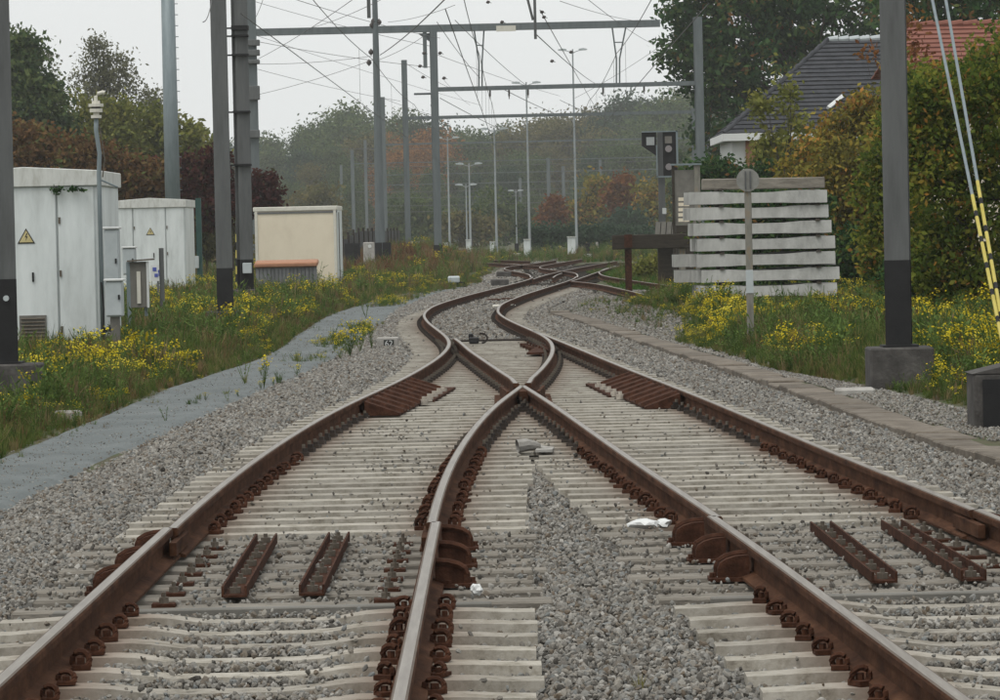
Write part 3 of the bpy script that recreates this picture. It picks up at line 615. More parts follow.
# overhead beams of the two nearer portals (above the frame)
b = MB(); t = thing('portal_beam', 'steel portal beam high above the tracks between the two dark masts', 'portal beam')
pa, pb = Vector((mLp.x - .1, mLp.y, 8.3)), Vector((mRp.x, mRp.y, 8.3))
b = MB(); b.tube([pa, pb], .13, 8); b.build('chord', 'mast', t)
t = thing('cantilever_beam', 'long steel arm with hanging drop posts reaching over the track from mast', 'cantilever')
Yc = m2p.y; b = MB(); b.tube([(m2p.x, Yc, 8.4), (4.4, Yc, 8.5)], .12, 8); b.build('arm', 'mast', t)
for px, py, wd in ((535.5, 39, 2.8), (369, 18, 3.6)):
    q = D(px, py, Yc); b = MB(); b.box((q.x, q.y, (q.z + 8.45) / 2), (wd * .021, .07, 8.45 - q.z)); o = b.build('drop_post', 'mast', t)
q = D(533, 20, Yc); b = MB(); b.tube([q, (D(505, -45, Yc).x, Yc, 8.4)], .03, 6); b.build('brace', 'mast', t)

# big portal with two beams joined by V hangers
YP = 225.0; sP = YP / F
por = thing('catenary_portal', 'large steel portal whose two beams are joined by V hangers over the tracks', 'portal')
def vpost(px, ytop, zb, wd, nm='mast', Y=YP, par=por, mat='mast_far', band=True):
    tp = D(px, ytop, Y); x = tp.x; b = MB(); hprof(b, (x, Y), wd, zb + (.55 if band else 0), tp.z, .12, t=.05, wb=.03); o = b.build(nm, mat, par)
    if band: b = MB(); hprof(b, (x, Y), wd + .06, zb - .2, zb + .55, .12, t=.05, wb=.03); b.build('bitumen_band', 'black', o)
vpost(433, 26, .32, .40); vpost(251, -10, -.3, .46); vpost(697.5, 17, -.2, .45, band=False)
def beam(p0, p1, h, Y=YP, nm='beam', par=por, dp=.3, mat='mast_far'):
    a, c = D(*p0, Y), D(*p1, Y); b = MB(); d = c - a
    b.box((a + c) / 2, (d.length, dp, h), ry=-math.atan2(d.z, d.x)); return b.build(nm, mat, par)
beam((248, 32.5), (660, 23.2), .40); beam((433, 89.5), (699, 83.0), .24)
for xa, xb, yt, xm, yb in ((474, 484, 29, 480.5, 88), (612, 626, 26, 618, 85)):
    b = MB(); ym = yt + (yb - yt) * .55
    for x0, x1 in ((xa, xm - 1.6), (xb, xm + 1.6)): b.tube([D(x0, yt, YP), D(x1, ym, YP), D(x1, yb, YP)], .05, 6)
    b.tube([D((xa + xm) / 2 - 1, (yt + ym) / 2, YP), D((xb + xm) / 2 + 1, (yt + ym) / 2, YP)], .035, 6); b.build('v_hanger', 'mast_far', por)
q = D(506, 28.6, YP); b = MB(); b.box(q + Vector((0, -.2, 0)), (1.1, .04, .32)); b.build('number_plate', 'cream', por)
b = MB(); b.box(D(425, 50, YP), (.22, .2, 2.0)); b.build('drop_post', 'mast_far', por)
b = MB(); b.prism([(0, 0), (.7, 0), (.0, -.5)], (-1, 0, 0), (0, 0, 1), (0, .1, 0), D(430, 33, YP)); b.build('gusset', 'mast_far', por)
b = MB(); b.tube([D(414, 94, YP), D(433, 93.5, YP)], .07, 6); b.build('side_arm', 'mast_far', por)
for px, py in ((490, 95), (509, 95), (603, 92), (644, 90), (528, 94)):
    b = MB(); q = D(px, py - 5, YP); b.tube([q, q - Vector((0, 0, .35))], .06, 6); b.tube([q - Vector((0, 0, .35)), q - Vector((0, 0, .5))], .03, 6); b.build('insulator', 'insul', por)
# equipment on the left portal mast
for py0, py1 in ((40, 46), (50, 56), (60, 64), (86, 100), (130, 138)):
    a, c = D(252.5, py0, YP), D(252.5, py1, YP); b = MB(); b.box((a + c) / 2 + Vector((.05, -.3, 0)), (.75, .4, a.z - c.z)); b.build('equipment_box', 'mast', por, bevel=.03)
b = MB()
for k in range(9):
    q = D(253 + (k % 2) * 2 - 1, 185 + k * 3.6, YP); b.tube([q + Vector((-.28, -.35, 0)), q + Vector((.28, -.35, .1))], .07, 6)
b.build('tension_spring', 'insul', por)
# farther portals
def portal(label, Y, yb, xl, xr, masts, h=.22):
    t = thing('catenary_portal', label, 'portal', 'distant catenary portals')
    for px, yt in masts: vpost(px, yt, -.2, .36, par=t, Y=Y, band=False)
    beam((xl, yb + .022 * (525 - xl)), (xr, yb - .022 * (xr - 525)), h, Y, par=t, dp=h); return t
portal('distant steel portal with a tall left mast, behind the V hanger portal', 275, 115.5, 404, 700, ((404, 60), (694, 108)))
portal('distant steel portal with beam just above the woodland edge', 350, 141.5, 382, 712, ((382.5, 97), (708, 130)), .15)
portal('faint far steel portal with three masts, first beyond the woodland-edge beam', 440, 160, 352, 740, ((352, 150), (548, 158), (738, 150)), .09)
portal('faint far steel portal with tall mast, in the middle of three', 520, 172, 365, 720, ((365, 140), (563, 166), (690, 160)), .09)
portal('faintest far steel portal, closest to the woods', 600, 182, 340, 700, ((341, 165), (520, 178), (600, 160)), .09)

# ---------------------------------------------------------------- lamp posts, tall pole
def lamp(px, py, ytop, label, r0=.10, r1=.05, arm=.95, Y=None, zb=-.3):
    p = U(px, py, zb) if Y is None else Vector((D(px, py, Y).x, Y, zb)); top = D(px, ytop, p.y).z - zb
    t = thing('lamp_post', label, 'lamp post', 'yard lamp posts', loc=p)
    b = MB(); b.tube([(0, 0, 0), (0, 0, top)], [r0, r1], 10); b.build('pole', 'lamp_pole', t)
    for s in (-1, 1):
        b = MB(); b.tube([(0, 0, top - .25), (s * arm * .6, 0, top - .05)], .03, 6); b.build('arm', 'lamp_pole', t)
        b = MB(); b.prism([(0, -.06), (.55, -.02), (.6, .05), (.3, .12), (0, .08)], (s, 0, 0), (0, 0, 1), (0, .3, 0), (s * arm * .45, -.15, top - .06)); b.build('luminaire', 'grey_plastic', t)
    return t
for px, py, yt, lb in ((450, 254, 137, 'thin pale twin-arm lamp post in front of orange woodland trees'), (471, 256, 163, 'short pale twin-arm lamp post with a lower head, left of the straight lamps'),
                       (497, 257, 128, 'thin pale twin-arm lamp post between two white cabinets'), (530, 257, 82, 'tall pale twin-arm lamp post rising past the second portal beam'),
                       (577, 256, 49, 'tallest pale twin-arm lamp post with head against the sky')):
    lamp(px, py, yt, lb)
lamp(467.5, 257, 184, 'slim pale lamp post standing close behind another lamp post', .08, .04, .6, Y=310)
lamp(517, 250, 190, 'faint distant lamp post with small head among the woods', .07, .04, .5, Y=420)
p = U(381, 270, -.3); t = thing('light_mast', 'tall tapering grey light mast beside white concrete post', 'light mast', loc=p)
b = MB(); b.tube([(0, 0, 0), (0, 0, 8.5), (0, 0, 17)], [.27, .19, .11], 12); b.build('pole', 'mast_far', t)
b = MB(); b.box((0, -.28, 1.0), (.12, .05, .3)); b.build('label_plate', 'white_trim', t)
for px, py in ((371, 52), (369, 62.5), (379, 22), (373.5, 21), (372, 25)):
    q = D(px, py, p.y) - p; b = MB(); b.tube([q - Vector((.13, 0, 0)), q, q + Vector((.13, 0, 0))], [.05, .19, .05], 8); b.build('insulator', 'insul', t)
p = Vector((D(172.5, 190, 165).x, 165, -.3)); t = thing('radio_mast', 'tall bluish galvanised tube mast with step pegs behind smaller white hut', 'mast', loc=p)
b = MB(); b.tube([(0, 0, 0), (0, 0, 14)], [.33, .27], 12); b.build('tube', 'galv', t, smooth=True)
b = MB()
for k in range(22): b.box((.34, 0, 3 + k * .45), (.12, .03, .03))
b.build('step_pegs', 'galv', t)['kind'] = 'stuff'
for i, (px, y0, y1, wd) in enumerate(((446.5, 243, 255, 4), (469, 240, 256.5, 5), (492.5, 242, 256.5, 4.5), (527, 239.5, 257.5, 6.5), (571, 237, 257, 8))):
    p = U(px, y1, -.3); p.y -= 3; s = p.y / F; hh = (y1 - y0) * s; t = thing('trackside_cabinet', ['slim white cabinet by the lamp post before orange trees', 'white cabinet by the short lamp post', 'white cabinet left of the middle lamp post', 'wide white cabinet by the tall lamp post past the second beam', 'widest white cabinet by the tallest lamp post'][i], 'cabinet', 'white cabinets under the lamp posts', loc=(p.x, p.y, -.3))
    b = MB(); b.box((0, 0, hh / 2), (wd * s, .4, hh)); b.build('body', 'white', t, bevel=.02)
    b = MB(); b.box((0, -.02, hh + .03), (wd * s + .06, .5, .06)); b.build('lid', 'white_roof', t)
    b = MB(); b.box((0, -.215, hh * .5), (wd * s * .8, .02, hh * .86)); b.build('door', 'white', t)
for px, py, lb in ((517, 256, 'small black dwarf signal on white foot left of tallest lamp'), (588, 257, 'small black dwarf signal on white foot near buffer stop')):
    p = U(px, py, -.2); t = thing('dwarf_signal', lb, 'signal', loc=p); b = MB(); b.box((0, 0, .1), (.5, .3, .2)); b.build('foot', 'white_trim', t, bevel=.03)
    b = MB(); b.tube([(0, 0, .2), (0, 0, .4)], .05, 6); b.box((0, 0, .62), (.3, .22, .5)); b.build('head', 'black', t, bevel=.03)
for px, y0, y1 in ((597, 240, 252), (588, 245, 254), (438, 243, 252)):
    q = U(px, y1, -.3); b = MB(); b.box((0, 0, .4), (.22, .15, .8), taper=.85); o = b.build('marker_post', 'concrete_light', None); o.location = q; tag(o, 'short grey concrete marker post in far grass', 'marker post', 'distant marker posts')

# ---------------------------------------------------------------- white huts
def tri(par, x, y, z, s):
    t = MB(); t.prism([(-s / 2, 0), (s / 2, 0), (0, s * .87)], (1, 0, 0), (0, 0, 1), (0, -.006, 0), (x, y, z)); a = t.build('warning_sign', 'sign_black', par)
    t = MB(); k = .78; t.prism([(-s * k / 2, s * .075), (s * k / 2, s * .075), (0, s * .075 + s * k * .87)], (1, 0, 0), (0, 0, 1), (0, -.004, 0), (x, y - .006, z)); t.build('sign_face', 'sign_yellow', a)
    t = MB(); P = [(.03, .56), (-.07, .33), (.01, .35), (-.03, .12), (.09, .40), (.01, .38), (.08, .56)]; t.prism([(p[0] * s, p[1] * s + .02 * s) for p in P], (1, 0, 0), (0, 0, 1), (0, -.003, 0), (x, y - .010, z)); t.build('bolt_symbol', 'sign_black', a)
def hut(label, p, hh, vent, side_door):
    Wd, dp = 2.42, 4.0; t = thing('equipment_hut', label, 'hut', 'white equipment huts', loc=p)
    # origin: front right corner at ground
    b = MB(); b.box((-Wd / 2, dp / 2, .06), (Wd - .06, dp - .06, .16)); b.build('plinth', 'concrete', t)
    b = MB(); b.box((-Wd / 2, dp / 2 + .02, hh / 2 - .1), (Wd, dp - .04, hh - .4)); b.build('wall', 'white', t, bevel=.03)
    for x0, x1 in ((-.66, -.03), (-1.78, -.68), (-Wd + .03, -1.80)):
        b = MB(); b.box(((x0 + x1) / 2, .005, hh / 2 - .08), (x1 - x0 - .016, .05, hh - .52)); d = b.build('door_panel', 'white', t, bevel=.012)
    b = MB(); b.box((-1.1, -.035, 1.35), (.03, .04, .16)); b.build('handle', 'black', t)
    for hx in (-.63, -1.75):
        for hz_ in (.45, 1.4, 2.3):
            b = MB(); b.box((hx, -.03, hz_), (.035, .03, .11)); b.build('hinge', 'bolt_grey', t)
    pf = [(-Wd - .06, hh - .34), (.05, hh - .34), (.05, hh - .08), (-Wd / 2, hh), (-Wd - .06, hh - .08)]
    b = MB(); b.prism(pf, (1, 0, 0), (0, 0, 1), (0, dp + .12, 0), (0, -.07, 0)); b.build('roof', 'white_roof', t, bevel=.012)
    tri(t, -1.2, -.024, 1.92 if vent else 2.05, .30)
    if vent:
        b = MB(); b.box((-1.12, -.03, .40), (.46, .03, .60)); v = b.build('vent', 'grey_board', t)
        for k in range(9):
            b = MB(); b.box((-1.12, -.055, .16 + k * .06), (.40, .03, .018), rx=.5); b.build('louvre', 'bolt_grey', v)
    return t
c1 = U(100, 355, -.3); h1 = hut('large white equipment hut with louvred vent, tall vent pipe at its corner', c1, 3.22, True, False)
c2 = U(187, 294, -.3); h2 = hut('smaller-looking white equipment hut farther along, before blue-grey tube mast', c2, 3.32, False, False)
# ivy under the roof edge of the big hut
def leaves(P, size, seed, name, mat, par=None):
    r = np.random.default_rng(seed); P = np.asarray(P); n = len(P); a = r.normal(size=(n, 3)); a /= np.linalg.norm(a, axis=1)[:, None]; c = r.normal(size=(n, 3)); b_ = np.cross(a, c); b_ /= np.linalg.norm(b_, axis=1)[:, None]
    s = size * r.uniform(.6, 1.35, (n, 1)); V = np.stack([P - a * s, P + b_ * s * .55, P + a * s, P - b_ * s * .55], 1).reshape(-1, 3)
    me = bpy.data.meshes.new(name); me.vertices.add(4 * n); me.vertices.foreach_set('co', V.ravel()); me.loops.add(4 * n); me.loops.foreach_set('vertex_index', np.arange(4 * n, dtype=np.int32))
    me.polygons.add(n); me.polygons.foreach_set('loop_start', np.arange(0, 4 * n, 4, dtype=np.int32)); me.polygons.foreach_set('loop_total', np.full(n, 4, np.int32)); me.update(); me.materials.append(MT[mat]); return me
def tint(me, v): a = me.attributes.new('tint', 'FLOAT', 'FACE'); a.data.foreach_set('value', np.asarray(v, dtype=np.float32))
iv = []
for px, py, sx, sz, n in ((57, 190, 6, 3, 70), (75, 189, 5, 2, 45), (82, 190, 3, 2, 20)):
    q = D(px, py, c1.y - .12)
    for k in range(n): iv.append((q.x + random.gauss(0, sx * .0085), q.y + random.uniform(-.03, .05), q.z + random.gauss(0, sz * .0085)))
me = leaves(iv, .035, 3, 'ivy', 'leaf_dark'); tint(me, rng.uniform(0, .7, len(iv))); o = bpy.data.objects.new('ivy', me); COL.objects.link(o); tag(o, 'dark ivy tuft hanging under roof edge of large white hut', 'ivy')
# vent pipe
p = U(103.5, 357, -.3); t = thing('vent_pipe', 'tall thin grey pipe with lantern-like cap and bent spout', 'pipe', loc=p); zt = D(103, 118, p.y).z + .3
b = MB(); pts = [(0, 0, 0), (-.0, 0, 2.9), (.0, 0, 3.05), (.02, 0, 3.4), (-.03, 0, 3.8), (-.02, 0, zt)]; b.tube(pts, .038, 10); b.build('shaft', 'galv', t, smooth=True)
b = MB(); b.tube([(.06, .02, 3.0), (.10, .02, 3.3), (.05, .02, 3.7), (-.01, .02, 4.0)], .012, 6); b.build('cable', 'bolt_grey', t)
b = MB(); b.tube([(-.02, 0, zt), (-.02, 0, zt + .05)], .09, 10); b.tube([(-.02, 0, zt + .05), (-.02, 0, zt + .10)], .05, 10); b.tube([(-.02, 0, zt + .10), (-.02, 0, zt + .16)], .11, 10); b.build('lantern_base', 'cream', t)
b = MB(); b.tube([(-.02, 0, zt + .12), (-.02, 0, zt + .19)], .08, 10); b.build('lens', 'black', t)
b = MB(); b.tube([(-.02, 0, zt + .19), (-.02, 0, zt + .24)], .125, 12); b.tube([(-.02, 0, zt + .24), (-.02, 0, zt + .29)], .07, 10)
b.tube([(-.02, 0, zt + .27), (-.02, 0, zt + .36), (.02, 0, zt + .41), (.10, 0, zt + .43), (.13, 0, zt + .42)], .032, 8); b.build('cap', 'cream', t)
b = MB(); b.tube([(.04, 0, 2.95), (.3, .1, 2.83)], .016, 6); b.build('stay_rod', 'galv', t)
b = MB()
for k in range(3): b.tube([(0 + .1 * math.cos(a) + .1, -.05, .28 + k * .03 + .16 * math.sin(a)) for a in np.linspace(0, 6.28, 15)], .014, 5)
b.tube([(.0, -.05, 1.25), (.03, -.05, .8), (.0, -.05, .4), (.06, -.05, .1)], .014, 5); b.build('cable_coil', 'black', t)
# meter boxes beside the hut
def mbox(label, px0, px1, py0, py1, Y, dp, extra=None, mat='grey_plastic'):
    a, c = D(px0, py1, Y), D(px1, py0, Y); t = thing('meter_box', label, 'meter box', loc=((a.x + c.x) / 2, Y + dp / 2, a.z)); wd, hh = c.x - a.x, c.z - a.z
    b = MB(); b.box((0, 0, hh / 2), (wd, dp, hh)); b.build('body', mat, t, bevel=.02)
    b = MB(); b.box((0, -.01, hh + .02), (wd + .05, dp + .06, .04)); b.build('lid', 'white_trim', t, bevel=.01)
    b = MB(); b.box((0, -dp / 2 - .006, hh * .5), (wd * .86, .012, hh * .9)); b.build('door', mat, t)
    b = MB(); b.box((wd * .3, -dp / 2 - .025, hh * .55), (.03, .03, .08)); b.build('latch', 'black', t)
    b = MB(); b.box((0, 0, (-.3 - a.z) / 2), (wd * .5, dp * .5, abs(-.3 - a.z) + .02)); b.build('pedestal', 'grey_board', t); return t
mbox('tall pale grey meter box against right wall of large hut', 105.5, 118, 229, 300, 67.3, .35)
mbox('lower pale grey meter box with black latch, before a taller one', 106, 122, 281, 317, 66.3, .3)
mbox('small pale grey box seen between meter boxes and notice board', 123, 135, 248, 275, 92, .3)
# notice board
p = U(129, 343, -.3); s = p.y / F; t = thing('notice_board', 'weathered grey notice board box on posts by the hut', 'notice board', loc=p); zt = D(129, 262, p.y).z + .3; zb = D(129, 308, p.y).z + .3
b = MB(); b.box((.02, 0, zt / 2), (.07, .07, zt)); b.build('post', 'galv', t); b = MB(); b.box((.33, .1, zt / 2 + .25), (.06, .06, zt - .5)); b.build('post', 'galv', t)
b = MB(); b.box((.20, .02, (zt + zb) / 2), (.34, .10, zt - zb)); b.build('panel', 'grey_board', t, bevel=.01)
b = MB(); b.box((.215, -.045, (zt + zb) / 2 - .05), (.07, .03, (zt - zb) * .7)); b.build('tube_strip', 'cream', t)
b = MB(); b.box((.26, .0, zt + .03), (.5, .24, .03), ry=-.05); b.build('roof', 'bolt_grey', t)
b = MB(); b.box((.385, -.02, (zt + zb) / 2), (.035, .14, zt - zb)); b.build('edge_trim', 'white_trim', t)
p = U(163, 323, -.3); t = thing('steel_post', 'thin dark grey steel post standing in weeds before second hut', 'post', loc=p)
b = MB(); hprof(b, (0, 0), .085, 0, D(163, 248, p.y).z + .3, .5, t=.01, wb=.01); b.build('shaft', 'mast', t)
p = D(157, 273, 105); t = thing('blue_notice', 'small white notice with blue marks fixed in front of second hut', 'notice', loc=(p.x, p.y, -.3))
b = MB(); b.box((0, 0, p.z + .3), (.32, .03, .42)); b.build('plate', 'white_trim', t); b = MB(); b.box((.02, .03, (p.z + .3) / 2), (.05, .04, p.z + .3)); b.build('post', 'mast', t)
for dx, dz, a in ((-.06, .10, .1), (.06, .05, .06), (-.02, -.06, .09), (.09, -.03, .1)):
    b = MB(); b.box((dx, -.02, p.z + .3 + dz), (a, .012, a)); b.build('mark', 'blue', t)
p = D(199, 232, 150); t = thing('green_post', 'dark green post beside the second hut', 'post', loc=(p.x, p.y, -.3)); b = MB(); b.box((0, 0, 1.7), (.2, .2, 3.4)); b.build('shaft', 'green_paint', t)
b = MB(); b.box((-.1, -.13, 1.0), (.16, .08, .45)); b.build('box', 'grey_plastic', t, bevel=.01)

# ---------------------------------------------------------------- beige cabin and plank bin
p = U(338, 288, -.3); s = p.y / F; t = thing('site_cabin', 'beige portable cabin with white corner trim and flat roof', 'cabin', loc=p); Wd = 82 * s; hh = D(338, 205, p.y).z + .3; dp = 4.6
b = MB(); b.box((-Wd / 2, dp / 2, hh / 2), (Wd - .02, dp - .02, hh - .3)); b.build('wall', 'beige', t)
for x in (-.06, -Wd + .06):
    b = MB(); b.box((x, .03, hh / 2 - .03), (.10, .12, hh - .26)); b.build('corner_trim', 'cream', t, bevel=.01)
b = MB(); b.box((-Wd / 2, dp / 2, hh - .10), (Wd + .08, dp + .08, .16)); b.build('roof', 'cream', t, bevel=.02); b = MB(); b.box((-Wd / 2, dp / 2, hh - .235), (Wd + .04, dp + .04, .06)); b.build('roof_gutter', 'grey_plank', t)
b = MB(); b.box((0, dp / 2, hh / 2 - .02), (.05, dp - .3, hh - .32)); b.build('side_panel', 'white', t); b = MB(); b.box((.04, 1.2, hh * .5), (.03, .06, hh - .5)); b.build('drain_pipe', 'bolt_grey', t)
b = MB(); b.box((-Wd / 2, dp / 2, .07), (Wd - .1, dp - .1, .16)); b.build('base', 'grey_plank', t)
p = U(289, 293, -.3); p.y -= 1.5; s = p.y / F; t = thing('plank_bin', 'low grey plank bin with orange lid in front of beige cabin', 'bin', loc=(p.x, p.y, -.3)); Wd = 61 * s; hh = .93
n = 16
for i in range(n): b = MB(); b.box((-Wd / 2 + (i + .5) * Wd / n, 0, hh / 2), (Wd / n - .018, .04, hh)); b.build('plank', 'grey_plank', t)
b = MB(); b.box((0, .5, hh / 2), (Wd - .06, .9, hh - .02)); b.build('box', 'grey_plank', t)
b = MB(); b.box((0, .42, hh + .07), (Wd + .08, 1.1, .16), rx=.08); b.build('lid', 'orange', t, bevel=.04)
p = U(369.5, 272, -.3); t = thing('concrete_post', 'thick pale concrete post with round knob beside light mast', 'post', loc=p)
b = MB(); b.box((0, 0, .74), (.56, .45, 1.48)); b.build('shaft', 'concrete_light', t, bevel=.03); b = MB(); b.tube([(.05, -.22, 1.28), (.05, -.27, 1.28)], .09, 10); b.build('knob', 'white_trim', t)
t = thing('dark_fence', 'low black panel fence running away behind the concrete post', 'fence')
fy = np.linspace(204, 292, 15)
for i in range(14):
    x0, x1 = -7.9 + (fy[i] - 204) * .009, -7.9 + (fy[i + 1] - 204) * .009; z0 = float(gz(x0, fy[i]))
    b = MB(); b.box(((x0 + x1) / 2, (fy[i] + fy[i + 1]) / 2, z0 + .75), (.05, fy[i + 1] - fy[i] - .1, 1.4)); b.build('panel', 'black', t); b = MB(); b.box((x0, fy[i], z0 + .8), (.12, .12, 1.65)); b.build('post', 'dark_wood', t)
for i, px in enumerate((349, 356, 378, 387)):
    q = D(px, 255, 203 + i); b = MB(); b.box((q.x, q.y, .42), (.44, .06, 1.42)); b.build('panel', 'black', t)
q = D(415.5, 248, 285); t = thing('track_sign', 'small white sign board with blue marks standing in reddish weeds', 'sign', loc=(q.x, q.y, -.1))
b = MB(); b.box((0, 0, q.z + .1), (.66, .05, .95)); b.build('board', 'white_trim', t); b = MB(); b.box((-.2, .05, .3), (.08, .05, 1.2)); b.box((.2, .05, .3), (.08, .05, 1.2)); b.build('legs', 'galv', t)
for dx, dz, a, c in ((-.12, .15, .22, .2), (.13, .1, .2, .28), (0, -.15, .32, .18)): b = MB(); b.box((dx, -.035, q.z + .1 + dz), (a, .02, c)); b.build('mark', 'blue', t)
p = U(454, 288, -.3); t = thing('point_machine', 'small pale grey box on short black legs beside the single track', 'point machine', loc=p)
b = MB(); b.box((0, 0, .30), (.40, .5, .20), rx=.05); b.build('housing', 'grey_plastic', t, bevel=.03)
for dx in (-.1, .12): b = MB(); b.box((dx, 0, .11), (.06, .3, .24)); b.build('leg', 'black', t)
b = MB(); b.tube([(.15, 0, .2), (.35, 0, .18), (.42, 0, .05), (.2, 0, .04)], .03, 6); b.build('rod', 'black', t)
for px, py, lb in ((500, 287, 'dark low equipment lid on ballast left of winding rails'), (504, 278, 'grey low cable box left of far curve')):
    q = U(px, py, -.25); o = MB().box((0, 0, .12), (.6, .8, .28)).build('cable_box', 'concrete', None, bevel=.03); o.location = q; tag(o, lb, 'cable box')
# number block beside the ballast
p = U(389, 350, -.27); t = thing('number_block', 'low grey concrete block with number 62 on its dark plate', 'number block', loc=p); s = p.y / F
b = MB(); b.box((-.02, .12, .10), (.36, .24, .22)); b.build('block', 'concrete_light', t, bevel=.015); b = MB(); b.box((0, -.004, .105), (.17, .012, .13)); pl = b.build('plate', 'sign_black', t)
fc = bpy.data.curves.new('digits', 'FONT'); fc.body = '62'; fc.size = .135; fc.align_x = 'CENTER'; fc.align_y = 'CENTER'; fc.extrude = .003; fo = bpy.data.objects.new('digits_curve', fc); COL.objects.link(fo)
bpy.context.view_layer.update(); me = bpy.data.meshes.new_from_object(fo.evaluated_get(bpy.context.evaluated_depsgraph_get())); bpy.data.objects.remove(fo)
me.materials.clear(); me.materials.append(MT['white_trim']); o = inst('digits', me, pl, (0, -.015, .105)); o.rotation_euler = (R(90), 0, 0)
o = MB().box((0, 0, .06), (.30, .14, .13)).build('concrete_lump', 'concrete_light', None, bevel=.025); o.location = U(68, 422, -.3); tag(o, 'broken pale concrete lump beside foundation of left mast', 'concrete lump')
o = MB().box((0, 0, .04), (.42, .3, .1)).build('concrete_lump', 'concrete_light', None, bevel=.025); o.location = U(855, 396, -.2); tag(o, 'flat pale concrete slab at foot of mast in yellow flowers', 'concrete slab')
# litter
def crumple(name, p, size, seed, mat, label, cat, flat=.5):
    r = np.random.default_rng(seed); bm = bmesh.new(); bmesh.ops.create_icosphere(bm, subdivisions=2, radius=.5)
    for v in bm.verts: v.co *= r.uniform(.6, 1.15); v.co.x *= size[0]; v.co.y *= size[1]; v.co.z *= size[2]
    me = bpy.data.meshes.new(name); bm.to_mesh(me); bm.free(); me.materials.append(MT[mat]); o = bpy.data.objects.new(name, me); COL.objects.link(o); o.location = p; tag(o, label, cat)
crumple('plastic_rag', U(644, 524, -.15), (.20, .2, .07), 1, 'plastic_white', 'crumpled white plastic rag on sleepers beside right-hand rail', 'litter')
crumple('plastic_rag', U(664, 523, -.15), (.10, .2, .06), 4, 'plastic_white', 'small torn end of white plastic beside larger rag', 'litter')
crumple('white_lump', U(476, 590, -.17), (.07, .07, .07), 2, 'plastic_white', 'small white lump lying by rusty bracket', 'litter')
crumple('paper_scrap', U(464, 571, -.17), (.05, .05, .04), 3, 'plastic_white', 'tiny white paper scrap between rusty brackets', 'litter')
p = U(533, 452, -.17); t = thing('crushed_tin', 'crushed pale metal cone lying on bearers between crossing rails', 'litter', loc=p)
b = MB(); b.tube([(-.13, 0, .05), (-.05, .02, .06), (.02, .05, .05), (.06, .06, .04)], [.06, .055, .04, .025], 10, caps=False); b.build('shell', 'concrete_light', t)
b = MB(); b.add([(.02, -.05, .02), (.16, -.1, .025), (.18, .15, .03), (.05, .12, .05), (.02, -.05, .0), (.16, -.1, .0), (.18, .15, .0), (.05, .12, .0)], [(0, 1, 2, 3), (0, 1, 5, 4), (1, 2, 6, 5), (2, 3, 7, 6), (3, 0, 4, 7)]); b.build('flap', 'concrete_light', t)

# ---------------------------------------------------------------- right side: signal, panel, buffer stop, planks, sleeper stack, sign post
Y = 132.0; q = D(660, 178, Y); t = thing('railway_signal', 'black railway signal head with two pale lenses on grey post above buffer stop', 'signal', loc=(q.x, Y, -.2)); S = Y / F
def sx(px): return D(px, 155, Y).x - q.x
def sz(py): return D(660, py, Y).z + .2
b = MB(); b.box((sx(661), .06, (sz(131) - .3) / 2), (6.5 * S, .18, sz(131) + .3)); b.build('post', 'mast', t)
b = MB(); b.prism([(sx(642), sz(132)), (sx(656.5), sz(132)), (sx(656.5), sz(156)), (sx(642), sz(145.5))], (1, 0, 0), (0, 0, 1), (0, .12, 0), (0, -.12, 0)); b.build('side_board', 'black', t)
b = MB(); b.box((sx(650.5), -.13, sz(141)), (8 * S, .02, 8 * S)); b.build('white_plate', 'disc_light', t)
b = MB(); b.box((sx(670), -.06, (sz(132) + sz(176)) / 2), (14 * S, .14, sz(132) - sz(176))); hd = b.build('head', 'black', t)
for a, c, d_, e in ((642, 678, 131, 132.2), (676, 678, 131, 165), (656, 657.2, 145, 177), (656, 672, 176, 177.6)):
    b = MB(); b.box((sx((a + c) / 2), -.14, (sz(d_) + sz(e)) / 2), ((c - a) * S, .06, sz(d_) - sz(e))); b.build('frame_bar', 'galv', t)
b = MB(); b.box((sx(668.5), -.14, sz(140)), (7 * S, .02, 7 * S)); b.build('number_plate', 'grey_board', hd)
for py in (149, 167): b = MB(); b.tube([(sx(668.5), -.135, sz(py)), (sx(668.5), -.17, sz(py))], 3.4 * S, 14); b.build('lens', 'signal_lamp', hd)
b = MB(); b.box((sx(663), -.16, sz(211)), (4 * S, .03, 6 * S)); b.build('plate', 'white_trim', t)
Y = 122.0; S = Y / F; q = D(687, 222, Y); zt = D(687, 165, Y).z; t = thing('rusty_panel', 'grey sheet panel in rusty upright frame behind the sleeper stack', 'panel', loc=(q.x, Y, -.2)); zb = 1.2
b = MB(); b.box((0, 0, (zt - .3) / 2 + .8), (23 * S, .05, zt - 1.2)); b.build('sheet', 'grey_board', t)
for dx, wd, mt in ((-13, 2.6, 'dark_wood'), (11, 6, 'post_rust')): b = MB(); b.box((dx * S, 0, (zt + .2) / 2), (wd * S, .12, zt + .2)); b.build('upright', mt, t)
b = MB(); b.box((0, -.02, zt + .22), (31 * S, .2, .05)); b.build('top_rail', 'galv', t)
t = thing('brick_pile', 'small pile of pinkish hollow bricks below the rusty panel', 'brick pile')
for i in range(5):
    for j in range(2):
        q = D(681 + j * 5.5, 220 - i * 5.2, 119); b = MB(); b.box((q.x, q.y, q.z), (.15, .2, .10)); b.build('brick', 'beige', t)
b = MB(); q = D(684, 222, 119); b.box((q.x, q.y, (q.z - .2) / 2 - .05), (.5, .5, q.z + .1)); b.build('pallet', 'dark_wood', t)
p = U(629, 294, -.2); Y = p.y; S = Y / F; t = thing('buffer_stop', 'dark timber buffer beam on rusty rail posts at end of siding', 'buffer stop', loc=p); zc = D(629, 242, Y).z + .2
